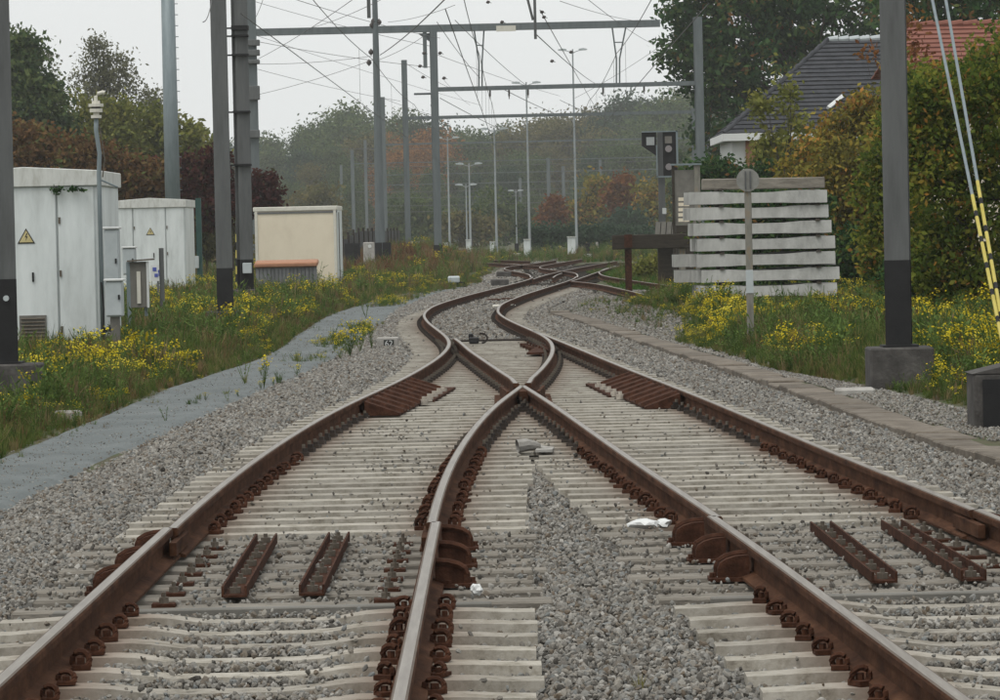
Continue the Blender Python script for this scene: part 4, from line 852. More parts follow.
for dx in (0, 1.5):
    b = MB(); hprof(b, (dx, 0), .16, -.1, zc + .2, .2, t=.03, wb=.04); b.build('post', 'post_rust' if dx else 'red_steel', t)
    b = MB(); b.tube([(dx + .1, 1.9, .1), (dx, .1, zc - .1)], .06, 6); b.build('raking_strut', 'red_steel', t)
b = MB(); b.box((.85, -.14, zc), (2.6, .2, .40)); b.build('beam', 'dark_wood', t, bevel=.02)
b = MB(); b.box((0, -.26, zc + .03), (.22, .05, .36)); b.build('beam_plate', 'red_steel', t)
Y = 126.0; t = thing('plank_crate', 'leaning grey plank crate behind the buffer beam', 'crate'); 
for i in range(6):
    q = D(657.5 + i * 5.6, 233, Y); b = MB(); b.box((q.x, q.y + i * .02, q.z), (.15, .05, .72), rx=-.2, ry=.10); b.build('plank', 'grey_board', t)
b = MB(); q = D(672, 233, Y + .3); b.box(q, (1.05, .3, .66)); b.box((q.x, q.y + .3, q.z / 2 - .3), (.9, .3, q.z + .3)); b.build('frame', 'dark_wood', t)
# stack of concrete sleepers
YS = 83.0; S = YS / F
def stack_sleeper():
    b = MB(); L_, W_ = 2.86, .27; xs = np.linspace(0, L_, 19); vs = []; n = len(xs)
    for x in xs:
        u = abs(x - L_ / 2) / (L_ / 2); tz = .258 - .03 * (1 - sm(.25, .62, u)); bz = .014 * (1 - sm(.25, .6, u))
        vs += [(x, 0, bz), (x, .02, tz), (x, W_ - .02, tz), (x, W_, bz)]
    fs = []
    for i in range(n - 1):
        for k in range(4): fs.append((i * 4 + k, i * 4 + (k + 1) % 4, i * 4 + 4 + (k + 1) % 4, i * 4 + 4 + k))
    fs += [(0, 1, 2, 3), tuple(range(n * 4 - 4, n * 4))]; b.add(vs, fs); return b
STK = proto(stack_sleeper(), 'concrete_sleeper', 'stack', bevel=.0)
LN = ['bottom', 'second', 'third', 'fourth', 'fifth', 'sixth', 'seventh']
lay = [(290, 698, 832), (272, 698, 830), (254.5, 697, 831), (238.3, 697, 832), (222.3, 692, 831), (206, 691, 830), (190.5, 690, 829)]
zbase = D(765, 297.0, YS).z; dz = (D(765, 190.5, YS).z - D(765, 297.0, YS).z - .258) / 6
for i in range(7):
    for j in range(5):
        sh = (-.12 if i in (1, 2) and j > 1 else 0) + random.uniform(-.05, .05) - (j * .02)
        o = bpy.data.objects.new('concrete_sleeper', STK); COL.objects.link(o)
        x0 = D(lay[i][1] + 1.5, 250, YS).x
        o.location = (x0 + sh + (-.30 if (i in (1, 2) and j > 2) else 0), YS + j * .36, zbase + i * dz); o.rotation_euler = (0, R(1.0 * 0) + random.uniform(-.006, .006), random.uniform(-.012, .012)); o.scale = (1, 1, 1)
        tag(o, ('pale concrete sleeper in front row of stack, %s layer from the ground' % LN[i]) if j == 0 else 'pale concrete sleeper deeper inside the tall sleeper stack', 'sleeper', 'stacked concrete sleepers')
for i in range(8):
    for k, f in enumerate((.16, .86)):
        o = MB().box((0, 0, 0), (.10, 1.75, dz - .262 if i else .1), taper=.9).build('spacer_batten', 'dark_wood', None); x0 = D(700, 250, YS).x
        o.location = (x0 + 2.86 * f, YS + .85, zbase + i * dz - (dz - .258) / 2); tag(o, 'dark wooden spacer batten between layers of the sleeper stack', 'batten', 'battens in the sleeper stack')
        if i == 7: o.scale = (1, 1, .4)
o = MB().box((0, 0, 0), (2.55, .28, .23)).build('timber_beam', 'old_wood', None, bevel=.02); q = D(763, 183.5, YS + .2); o.location = q; o.rotation_euler = (0, R(.3), 0); tag(o, 'weathered grey timber beam lying across top of sleeper stack', 'beam')
for i in range(2):
    o = MB().box((0, 0, .16), (.25, 1.9, .36)).build('ground_block', 'concrete', None, bevel=.02); o.location = (D(715 + i * 90, 300, YS).x, YS + .85, zbase - .42); tag(o, 'rough concrete block under the sleeper stack', 'block', 'blocks under the sleeper stack')
# round sign seen from behind
p = U(751, 349, -.15); Y = p.y; S = Y / F; t = thing('round_sign', 'back of round grey disc sign on rust-stained post before sleeper stack', 'sign', loc=p); zc = D(750, 180, Y).z + .15
b = MB(); b.box((0, .0, (zc + .12) / 2 - .1), (.10, .06, zc + .32)); b.build('post', 'post_rust', t, bevel=.006)
b = MB(); b.tube([(0, -.05, zc), (0, -.06, zc)], 11.5 * S, 28); b.build('disc', 'disc_grey', t); b = MB(); b.box((-.035, -.075, zc), (.022, .02, .26)); b.box((.035, -.075, zc), (.022, .02, .26)); b.build('bracket', 'mast', t)
b = MB(); b.box((0, -.004, zc * .40), (.104, .066, .34)); b.build('white_band', 'grey_plastic', t)
# guy rods with striped guards and anchor block
Yg = 37.0; t = thing('anchor_block', 'dark concrete anchor block at the kerb gravel beside right hedge', 'anchor block', loc=U(995, 428, -.2)); S = t.location.y / F
b = MB(); b.box((.0, .3, .24), (.36, .6, .5)); b.build('block', 'concrete', t, bevel=.02); b = MB(); b.box((.03, -.005, .22), (.27, .03, .44)); b.build('front_plate', 'black', t); b = MB(); b.prism([(-.2, .49), (.2, .49), (.2, .58)], (1, 0, 0), (0, 0, 1), (0, .6, 0), (0, 0, 0)); b.build('cap', 'concrete', t)
for i, (a, c, lb) in enumerate((((932, -2), (1003, 345), 'slanting guy rod whose striped guard starts lower, nearer the dark mast'), ((945.5, -2), (1006, 345), 'slanting guy rod whose striped guard starts higher, nearer the hedge'))):
    g = thing('guy_rod', lb, 'guy rod'); Y0, Y1 = 41.5, 36.4
    P0 = D(*a, Y0); P1 = D(*c, Y1); f0 = (.555, .595)[1 - i]; f0 = .56 if i == 1 else .60
    P1 = P0.lerp(P1, 1.0); ext = P0 + (P0 - P1) * .45
    b = MB(); b.tube([ext, P0.lerp(P1, f0)], .016, 8); b.build('rod', 'galv', g)
    nseg = 13
    for k in range(nseg):
        u0 = f0 + (1.06 - f0) * k / nseg; u1 = f0 + (1.06 - f0) * (k + 1) / nseg; mid_ = (1.06 - f0) / nseg * .28; u0 -= mid_ * (k % 2 == 0) * (k > 0) - mid_ * (k % 2); u1 += mid_ * (k % 2 == 0) - mid_ * (k % 2); b = MB(); b.tube([P0.lerp(P1, u0), P0.lerp(P1, u1)], .018, 8); b.build('guard_stripe', 'yellow' if k % 2 == 0 else 'black', g)

# ---------------------------------------------------------------- houses
Y = 142.0; S = Y / F; t = thing('house', 'white house with dark slate hipped roof and orange shutter half hidden by trees', 'house')
ea, eb = D(724, 134, Y), D(985, 126, Y); ra, rb = D(829, 40, Y + 3.6), D(945, 36, Y + 3.6)
b = MB(); wl, wr = D(732, 150, Y + .5).x, eb.x - .3; zw = ea.z; b.box(((wl + wr) / 2, Y + 4.3, (zw - .4) / 2), (wr - wl, 7.6, zw + .4)); b.build('wall', 'house_white', t)
def slope(P, nm, nrow):                                  # roof plane as overlapping courses
    a, b2, c, d = P; mb = MB()
    nrm = (b2 - a).cross(d - a).normalized(); nrm = nrm if nrm.z > 0 else -nrm
    for i in range(nrow):
        u0, u1 = i / nrow, (i + 1) / nrow; l0, r0, l1, r1 = a.lerp(d, u0), b2.lerp(c, u0), a.lerp(d, u1), b2.lerp(c, u1)
        mb.add([l0 + nrm * .06, r0 + nrm * .06, r1 + nrm * .015, l1 + nrm * .015, l0, r0, r1 - nrm * .02, l1 - nrm * .02], [(0, 1, 2, 3), (0, 1, 5, 4), (0, 3, 7, 4), (1, 2, 6, 5)])
    return mb
zE = ea.z; back = Y + 8.2
E0, E1, E2, E3 = Vector((ea.x, Y, zE)), Vector((eb.x, Y, zE)), Vector((eb.x, back, zE)), Vector((ea.x, back, zE)); R0, R1 = Vector((ra.x, Y + 4, ra.z)), Vector((rb.x, Y + 4, ra.z))
rf = slope((E0, E1, R1, R0), 'roof', 22).build('roof', 'slate', t)
slope((E3, E0, R0, R0 + Vector((0, .01, 0))), 'roof', 22).build('roof_hip', 'slate', t); slope((E2, E3, R0, R1), 'roof', 12).build('roof_back', 'slate', t); slope((E1, E2, R1, R1), 'roof', 22).build('roof_hip', 'slate', t)
b = MB(); b.box(((ea.x + eb.x) / 2, Y - .02, zE - .12), (eb.x - ea.x, .12, .26)); b.build('fascia', 'house_white', t); b = MB(); b.box((ea.x, (Y + back) / 2, zE - .12), (.12, back - Y, .26)); b.build('fascia', 'house_white', t)
for i in range(11):
    q = R0.lerp(R1, (i + .5) / 11); b = MB(); b.tube([q + Vector((-.19, 0, .03)), q + Vector((.17, 0, .06))], [.10, .12], 8); b.build('ridge_tile', 'grey_plastic', rf)
for i in range(14):
    q = E0.lerp(R0, (i + .5) / 14); b = MB(); dv = (R0 - E0).normalized() * .22; b.tube([q - dv + Vector((0, 0, .02)), q + dv + Vector((0, 0, .05))], [.08, .10], 8); b.build('hip_tile', 'slate', rf)
b = MB(); q = D(757, 150, Y + .4); b.box((q.x, Y + .47, q.z), (.80, .06, 1.15)); b.build('shutter', 'orange', t)
b = MB(); b.box((D(785, 150, Y).x, Y + .46, q.z), (.7, .08, 1.0)); b.build('window', 'black', t)
for (x0, y0), (x1, y1) in (((768, 118), (783, 104)), ((828, 108), (843, 96))):       # dormer barge boards
    a, c = D(x0, y0, Y + .8), D(x1, y1, Y + 1.4); b = MB(); b.tube([a, c], .09, 4); b.build('dormer_board', 'house_white', rf)
b = MB(); a = D(775, 112, Y + .8); c = D(835, 103, Y + 1.2); b.add([a + Vector((0, 0, -.6)), c + Vector((0, 0, -.6)), c + Vector((.4, .6, .35)), a + Vector((.4, .6, .35)), a + Vector((0, 1.5, -.6)), c + Vector((0, 1.5, -.6))], [(0, 1, 2, 3), (0, 1, 5, 4), (0, 3, 4), (1, 2, 5)]); b.build('dormer', 'slate', rf)
Y = 120.0; t = thing('house', 'house with red tiled roof glimpsed above the hedge behind guy rods', 'house'); a, c = D(890, 72, Y), D(1080, 62, Y); ra, rb = D(905, 27, Y + 3), D(1080, 17, Y + 3)
rz_ = ra.z; slope((Vector((a.x, Y, a.z)), Vector((c.x, Y, a.z)), Vector((rb.x, Y + 3, rz_)), Vector((ra.x, Y + 3, rz_))), 'roof', 10).build('roof', 'red_tile', t); slope((Vector((c.x, Y + 6, a.z)), Vector((a.x, Y + 6, a.z)), Vector((ra.x, Y + 3, rz_)), Vector((rb.x, Y + 3, rz_))), 'roof', 10).build('roof_back', 'red_tile', t)
b = MB(); b.box(((a.x + c.x) / 2 + .2, Y + 3, a.z / 2 - .1), (c.x - a.x - .4, 5.6, a.z)); b.build('wall', 'beige', t)
for i in range(12): q = Vector((ra.x, Y + 3, rz_)).lerp(Vector((rb.x, Y + 3, rz_)), (i + .5) / 12); b = MB(); b.tube([q + Vector((-.24, 0, .04)), q + Vector((.2, 0, .08))], [.10, .12], 8); b.build('ridge_tile', 'red_tile', t)

# ---------------------------------------------------------------- trees
def crown(name, lobes, nclump, per, cr, leaf, seed, mat, hue=.5, flat=.8):
    """lobes: (x,y,z,rx,ry,rz,weight); leaves in clumps through the outer part of each lobe"""
    r = np.random.default_rng(seed); L_ = np.array(lobes, float); pw = L_[:, 6] / L_[:, 6].sum(); k = r.choice(len(L_), nclump, p=pw)
    d = r.normal(size=(nclump, 3)); d /= np.linalg.norm(d, axis=1)[:, None]; rad = r.uniform(.15, 1, nclump) ** .45 * r.uniform(.86, 1.12, nclump)
    C = L_[k, :3] + d * rad[:, None] * L_[k, 3:6]; ct = r.uniform(0, 1, nclump)
    j = np.repeat(np.arange(nclump), per); n = len(j); cs = cr * r.uniform(.6, 1.3, nclump)
    P = C[j] + r.normal(size=(n, 3)) * cs[j][:, None] * np.array([1, 1, flat])
    P[:, 2] = np.maximum(P[:, 2], .05)
    me = leaves(P, leaf, seed, name, mat); tint(me, np.clip(ct[j] * .75 + r.uniform(-.12, .38, n), 0, 1)); return me, C
def trunk_mesh(name, h, r0, C, nl, seed):
    r = np.random.default_rng(seed); b = MB(); top = Vector((r.normal(0, .15), 0, h)); b.tube([(0, 0, -.3), (r.normal(0, .08), 0, h * .3), (r.normal(0, .12), 0, h * .65), top], [r0 * 1.25, r0, r0 * .75, r0 * .25], 8)
    for i in r.choice(len(C), min(nl, len(C)), replace=False):
        c = Vector(C[i]); z0 = min(h * r.uniform(.25, .85), c.z * .85); s0 = Vector((0, 0, z0)); md = s0.lerp(c, .5) + Vector((0, 0, -.08 * (c - s0).length)); b.tube([s0, md, c], [r0 * .4, r0 * .22, r0 * .07], 5, caps=False)
    return proto(b, name, 'bark', smooth=True)
def tree(name, label, cat, loc, cm, tm, group=None, scale=(1, 1, 1), rz=0, mat=None):
    t = thing(name, label, cat, group, loc=loc, rz=rz); t.scale = scale
    if tm: inst('trunk', tm, t, (0, 0, 0))
    o = inst('crown', cm, t, (0, 0, 0))
    if mat: o.material_slots[0].link = 'OBJECT'; o.material_slots[0].material = MT[mat]
    return t
def pl(px, py, Y, x0, z0=0): q = D(px, py, Y); return (q.x - x0, q.z - z0)
# big dark tree behind the slate house
Y = 236.0; X0 = D(790, 100, Y).x; KT = 1.27
def lb(px, py, rx, rz, wt, dy=0): q = D(px, py, Y); return (q.x - X0, dy, q.z, rx * KT, rx * .9 * KT, rz * KT, wt)
lobes = [lb(790, 90, 4.4, 3.8, 6), lb(735, 30, 2.9, 2.9, 4), lb(700, 10, 1.9, 2.6, 2), lb(680, 52, 1.3, 1.0, .8), lb(712, 80, 1.5, 1.5, 1.4), lb(725, 125, 1.6, 1.8, 1.5), lb(780, 5, 4, 3, 4), lb(850, 20, 4, 3.2, 4), lb(760, -60, 5, 4, 4), lb(840, -70, 5, 4, 3), lb(900, 30, 3.5, 3, 2.5), lb(745, 160, 1.6, 1.2, 1)]
cm, C = crown('crown', lobes, 1000, 36, .42, .20, 11, 'leaf_dark'); tree('oak_tree', 'large dense dark green tree towering behind slate-roofed house', 'tree', (X0, Y, 0), cm, trunk_mesh('trunk', 14, .45, C, 26, 1))
KT = 1.0
Y = 165.0; X0 = D(960, 20, Y).x
cm, C = crown('crown', [lb(930, 5, 2.2, 1.8, 2), lb(985, 0, 2.4, 2.0, 3), lb(1040, 20, 2.6, 2.6, 3), lb(960, -60, 3.6, 2.6, 3)], 330, 34, .30, .15, 12, 'leaf_dark'); tree('oak_tree', 'dark green tree top above the red tiled roof', 'tree', (X0, Y, 0), cm, trunk_mesh('trunk', 9, .3, C, 12, 2))
# hedge and shrubs on the right
def shrub(name, label, cat, Y, px, lobes_px, ncl, per, cr, leaf, seed, mat, th=2.5, tr=.06, nl=14, group=None, zg=None):
    X0 = D(px, 200, Y).x; zg = float(gz(X0, Y)) if zg is None else zg; L_ = []
    for (x, y, rx, rz, wt) in lobes_px: q = D(x, y, Y); L_.append((q.x - X0, random.uniform(-.3, .3) * rx, q.z - zg, rx, rx * .8, rz, wt))
    cm, C = crown('crown', L_, ncl, per, cr, leaf, seed, mat); return tree(name, label, cat, (X0, Y, zg), cm, trunk_mesh('trunk', th, tr, C, nl, seed), group)
shrub('hedge_shrub', 'tall yellow-green hedge bush behind the slanting guy rods', 'bush', 62, 970, [(985, 130, .9, 1.1, 3), (965, 95, .7, .5, 1.6), (930, 105, .45, .5, 1.2), (940, 190, .65, .9, 2), (1010, 210, .9, 1.1, 3), (960, 260, .75, .8, 2), (1020, 100, 1, 1.1, 2), (925, 140, .45, .7, 1.2), (930, 260, .5, .6, 1.2), (1060, 180, 1.2, 1.6, 3), (985, 290, .8, .5, 1.2), (1010, 300, .8, .5, 1)], 900, 30, .13, .052, 21, 'leaf_hedge', 3)
shrub('hedge_shrub', 'mottled yellow and green bush pressed behind right dark mast', 'bush', 76, 890, [(905, 130, .55, .9, 2), (890, 190, .55, .9, 3), (912, 230, .6, .9, 2), (884, 245, .45, .6, 2), (905, 280, .6, .4, 1.5), (925, 110, .4, .7, 1)], 620, 30, .14, .058, 22, 'leaf_hedge', 3)
shrub('hedge_tree', 'loose yellow-green tree rising behind hedge and below red roof', 'tree', 84, 950, [(915, 95, .6, .7, 2), (945, 85, .6, .4, 1.6), (990, 90, .8, .6, 2), (925, 140, .8, .8, 2), (1010, 60, .8, .7, 2), (985, 62, .4, .3, .8), (905, 150, .6, .9, 2), (960, 120, .9, .6, 2)], 330, 26, .17, .07, 43, 'leaf_hedge', 4, .05, 30)
shrub('arching_shrub', 'tall arching yellow-green bush hiding right part of slate house', 'bush', 106, 860, [(845, 130, .8, .5, 2), (875, 112, .7, .5, 2), (820, 150, .7, .5, 1.5), (890, 135, .7, .7, 2), (800, 168, .6, .4, 1)], 210, 24, .22, .085, 44, 'leaf_autumn', 4.2, .05, 40)
shrub('autumn_shrub', 'olive and orange autumn bush between sleeper stack and dark mast', 'bush', 100, 850, [(848, 175, .9, .9, 3), (825, 200, .8, .9, 2), (878, 160, .6, .7, 1.5), (845, 240, 1.0, .8, 3), (880, 220, .8, 1, 2), (815, 235, .6, .6, 1), (850, 285, 1.1, .4, 1.5)], 640, 28, .18, .075, 23, 'leaf_autumn', 3.4)
shrub('sapling', 'slender sapling with yellowing leaves in front of slate roof', 'tree', 128, 790, [(788, 95, .4, .6, 1.5), (762, 105, .45, .3, 1.2), (800, 125, .6, .5, 1.5), (775, 140, .5, .4, 1.2), (830, 145, .8, .6, 1.5), (790, 72, .25, .35, .6)], 62, 20, .22, .10, 24, 'leaf_yellowgreen', 5.5, .05, 24)
shrub('maple', 'sparse red-orange leaved tree against the roof edges', 'tree', 112, 890, [(866, 108, .7, .4, 1.5), (872, 52, .22, .2, .5), (905, 45, .5, .7, 1.6), (848, 118, .4, .3, 1), (925, 70, .5, .5, 1.2), (915, 20, .4, .5, 1)], 52, 16, .2, .085, 25, 'leaf_red', 5.5, .05, 26)
shrub('garden_shrub', 'low dark green garden shrub under white house wall', 'bush', 130, 735, [(715, 172, .8, .4, 2), (745, 182, .8, .4, 2), (700, 178, .6, .4, 1), (770, 178, .6, .4, 1.5), (795, 172, .7, .5, 1.5), (740, 205, 1.6, .8, 3), (800, 215, 1.6, .9, 3), (770, 250, 1.8, .9, 3), (830, 250, 1.4, 1, 3), (720, 255, 1.0, .7, 2)], 620, 28, .20, .085, 26, 'leaf_dark', 1.5)
shrub('garden_shrub', 'bright mid-green ivy bush climbing beside orange shutter', 'bush', 132, 785, [(772, 155, .6, .5, 2), (800, 150, .8, .8, 2), (785, 170, .9, .5, 2)], 150, 26, .18, .085, 27, 'leaf_yellowgreen', 1.5)
shrub('low_bush', 'dark low bush behind the sleeper stack and autumn bush', 'bush', 92, 850, [(850, 250, .8, .6, 2), (875, 270, .9, .5, 2), (830, 280, .5, .35, 1)], 200, 28, .16, .07, 28, 'leaf_dark', 1)
shrub('low_bush', 'dark leafy bush filling the space behind the sleeper stack', 'bush', 92, 770, [(730, 240, .8, .8, 2), (780, 240, .9, .8, 2), (820, 250, .8, .7, 2), (760, 280, 1.2, .5, 2), (750, 205, .7, .4, 1.5), (800, 205, .7, .4, 1.5)], 420, 28, .15, .07, 41, 'leaf_dark', 1.5)
shrub('low_bush', 'dark low bush at the foot of the tall hedge', 'bush', 66, 930, [(915, 280, .5, .4, 2), (950, 290, .6, .35, 2), (975, 300, .5, .3, 1)], 220, 26, .12, .05, 29, 'leaf_dark', .7, .03, 8)
shrub('low_bush', 'green bush growing behind the buffer stop posts', 'bush', 140, 660, [(652, 268, .5, .35, 2), (672, 262, .7, .45, 2), (640, 272, .3, .2, 1)], 120, 26, .16, .07, 30, 'leaf_yellowgreen', .8, .03, 8)
# left side
shrub('conifer', 'dense dark green conical tree rising behind large white hut', 'tree', 232, 8, [(5, 60, 2.2, 2.2, 2), (20, 100, 3.0, 2.6, 3), (0, 130, 4, 2.6, 3), (45, 105, 1.5, 1.7, 1.5), (50, 140, 1.9, 1.6, 2), (22, 55, 1.1, 1.3, 1)], 620, 30, .34, .17, 31, 'leaf_wood', 9, .25, 16)
shrub('wispy_tree', 'tall wispy grey-green tree with bare upright twigs against sky', 'tree', 300, 105, [(100, 65, 1.0, 2.2, 1.5), (118, 75, 1.2, 2, 1.5), (85, 85, 1.2, 1.8, 1.2), (135, 92, 1.1, 1.2, 1), (108, 100, 2.2, 1.5, 1.6), (95, 48, .5, .9, .5)], 210, 20, .42, .14, 32, 'leaf_grey', 15, .22, 60)
shrub('wispy_tree', 'small wispy grey-green tree beside tube mast top', 'tree', 320, 155, [(155, 100, 1.2, 1.0, 1), (150, 112, 1.4, 1, 1), (48, 60, .8, 1, .4)], 70, 18, .4, .14, 33, 'leaf_grey', 10, .15, 26)
shrub('willow', 'yellow-green spreading willow behind the two white huts', 'tree', 238, 130, [(100, 125, 2.4, 1.8, 2), (135, 130, 2.8, 1.8, 2), (165, 140, 2.2, 1.5, 2), (120, 150, 3.2, 1.8, 2.5), (85, 145, 2, 1.6, 1.5), (190, 150, 1.6, 1.4, 1.2)], 560, 28, .36, .17, 34, 'leaf_yellowgreen', 6, .2, 18)
shrub('autumn_shrub', 'rusty brown bush band right behind roof of large hut', 'bush', 172, 80, [(30, 150, 1.8, 1.2, 2), (60, 160, 1.8, 1.0, 2), (95, 165, 1.6, 1.0, 2), (20, 175, 1.6, .9, 1.5), (120, 175, 1.2, .8, 1.5), (150, 178, 1.2, .9, 1.5)], 430, 28, .26, .13, 35, 'leaf_brown', 3)
shrub('autumn_shrub', 'dark reddish-brown bush behind the smaller white hut', 'bush', 178, 160, [(135, 180, 1.4, .9, 2), (160, 185, 1.4, 1, 2), (180, 195, 1.0, 1.0, 1.5), (190, 175, .7, .8, 1)], 260, 28, .24, .12, 36, 'leaf_purple', 2.5)
shrub('purple_shrub', 'dark red-purple leaved shrub behind grey masts and cabin', 'bush', 172, 232, [(205, 185, 1.0, 1.0, 2), (215, 165, .7, .8, 1.2), (225, 200, 1.2, 1.0, 2), (265, 190, .65, .9, 1.5), (245, 195, 1.0, 1.0, 2), (212, 215, .9, .7, 1.4), (270, 205, .5, .6, 1)], 320, 28, .22, .11, 37, 'leaf_purple', 3)
shrub('green_shrub', 'mid-green bush filling gap between second hut and cabin', 'bush', 190, 205, [(195, 230, 1.4, 1.0, 2), (225, 240, 1.4, .9, 2), (180, 215, 1, 1, 1)], 170, 26, .26, .13, 38, 'leaf_wood_olive', 2)
shrub('green_shrub', 'low olive undergrowth behind the wall of large white hut', 'bush', 186, 40, [(-60, 205, 2.0, 1.4, 2), (-10, 210, 2.0, 1.4, 2), (40, 212, 2.0, 1.3, 2), (85, 212, 1.8, 1.3, 2), (-100, 200, 2.2, 1.6, 2), (10, 232, 2.6, .8, 2), (90, 234, 2.4, .8, 2), (-70, 232, 2.6, .8, 2)], 420, 28, .30, .14, 45, 'leaf_wood_olive', 2)
shrub('green_shrub', 'low olive undergrowth between the two white huts', 'bush', 188, 135, [(115, 214, 1.5, 1.2, 2), (150, 216, 1.6, 1.2, 2), (175, 222, 1.4, 1, 2), (130, 234, 2.2, .7, 2)], 240, 28, .28, .13, 46, 'leaf_wood_olive', 2)
shrub('hedge_shrub', 'tall yellow-green hedge bush at outer end of hedge beyond guy rods', 'bush', 64, 1110, [(1090, 120, .9, 1.1, 3), (1120, 190, .9, 1.1, 3), (1100, 260, .9, .8, 3), (1150, 150, .9, 1.2, 2), (1140, 270, .9, .7, 2)], 520, 30, .14, .055, 47, 'leaf_hedge', 3)
# woodland in the distance: each tree its own crown and trunk
WOOD = []
for i in range(4):
    r = np.random.default_rng(60 + i); L_ = [(r.normal(0, 1.6), r.normal(0, 1.2), 9 + r.uniform(-5.5, 6.5), r.uniform(1.8, 3.2), r.uniform(1.8, 3), r.uniform(1.6, 2.8), 1) for _ in range(9)] + [(0, 0, 4, 3, 2.6, 3, 1.4)]
    cm, C = crown('crown', L_, 280, 66, .95, .25, 60 + i, 'leaf_wood'); WOOD.append((cm, trunk_mesh('trunk', 14, .28, C, 9, 60 + i)))
WK = {'leaf_wood': 'hazy mid-green broadleaf tree in the far woodland', 'leaf_wood_olive': 'hazy olive-brown tree in the far woodland', 'leaf_wood_orange': 'hazy orange autumn tree in the far woodland', 'leaf_wood_blue': 'hazy dark pine-green tree in the far woodland'}
ol = np.array([(150, 150), (205, 128), (230, 140), (262, 150), (285, 132), (310, 120), (335, 110), (365, 112), (400, 120), (430, 116), (455, 118), (480, 122), (505, 122), (530, 118), (555, 106), (590, 106), (620, 100), (650, 93), (690, 92), (730, 95), (780, 90)])
k = 0; rr = random.Random(5)
for row, (Yr, dy, n) in enumerate(((790, -2, 24), (750, 6, 22), (700, 22, 20), (640, 44, 17), (585, 68, 14))):
    for i in range(n):
        px = 150 + (i + .5 + rr.uniform(-.3, .3)) * (640 / n); yt = np.interp(px, ol[:, 0], ol[:, 1]) + dy + rr.uniform(-5, 7) + (9 if (px < 480 and px > 440) else 0)
        q = D(px, yt, Yr + rr.uniform(-18, 18)); hs = q.z / 17.3; cmi = rr.randrange(4)
        mt = rr.choices(['leaf_wood', 'leaf_wood_olive', 'leaf_wood_blue'], [6, 1.6, 3])[0]
        if 385 < px < 440 and row in (1, 2): mt = 'leaf_wood_orange'
        if 535 < px < 600 and row < 2: mt = 'leaf_wood_olive'
        if px < 270: mt = 'leaf_wood_blue' if row < 2 else 'leaf_wood'
        tree('woodland_tree', WK[mt], 'tree', (q.x, q.y, -.3), *WOOD[cmi], group='far woodland trees', scale=(hs * rr.uniform(.85, 1.15),) * 2 + (hs,), rz=rr.uniform(0, 6.28), mat=mt); k += 1
# bushes before the woodland
for px, py, Yb, mat, lab, w_, h_ in ((505, 215, 470, 'leaf_wood', 'hazy green thicket before the woods behind slim lamp posts', 34, 30), (585, 205, 430, 'leaf_autumn', 'yellow-green autumn thicket behind the tallest lamp post', 30, 36), (552, 213, 425, 'leaf_red', 'orange bush beside yellow-green thicket', 9, 18),
                                     (620, 200, 420, 'leaf_red', 'bright red and orange tree before the woods', 14, 34), (625, 225, 400, 'leaf_wood_blue', 'dark blue-green rounded bush below the red tree', 24, 18), (655, 205, 410, 'leaf_autumn', 'olive bush with orange tips left of signal post', 20, 36), (420, 215, 480, 'leaf_wood', 'hazy green thicket behind far masts and sign board', 45, 26),
                                     (330, 215, 470, 'leaf_wood_olive', 'hazy olive thicket behind beige cabin', 50, 34), (465, 228, 440, 'leaf_wood_olive', 'low olive thicket behind white cabinets', 34, 14), (690, 200, 400, 'leaf_wood', 'hazy green bush behind signal and rusty panel', 30, 50)):
    sc = Yb / F; lp = [(px + random.uniform(-.6, .6) * w_, py + random.uniform(-.6, .5) * h_, w_ * sc * random.uniform(.35, .55), h_ * sc * random.uniform(.4, .6), 1) for _ in range(7)] + [(px, 238, w_ * sc * .9, .9, 1)]
    shrub('thicket', lab, 'bush', Yb, px, lp, 190, 20, .5, .26, int(px), mat, 2, .1, 8, zg=-.3)
for i in range(9):
    px = 533 + i * 17; shrub('dark_hedge', 'clipped dark hedge section behind the white cabinets', 'hedge', 315 + i * 2, px, [(px, 240, .8, .7, 1), (px - 6, 232, .6, .5, 1), (px + 6, 234, .6, .5, 1)], 46, 24, .28, .15, 300 + i, 'leaf_wood_blue', 1, .06, 4, group='dark hedge behind cabinets', zg=-.3)

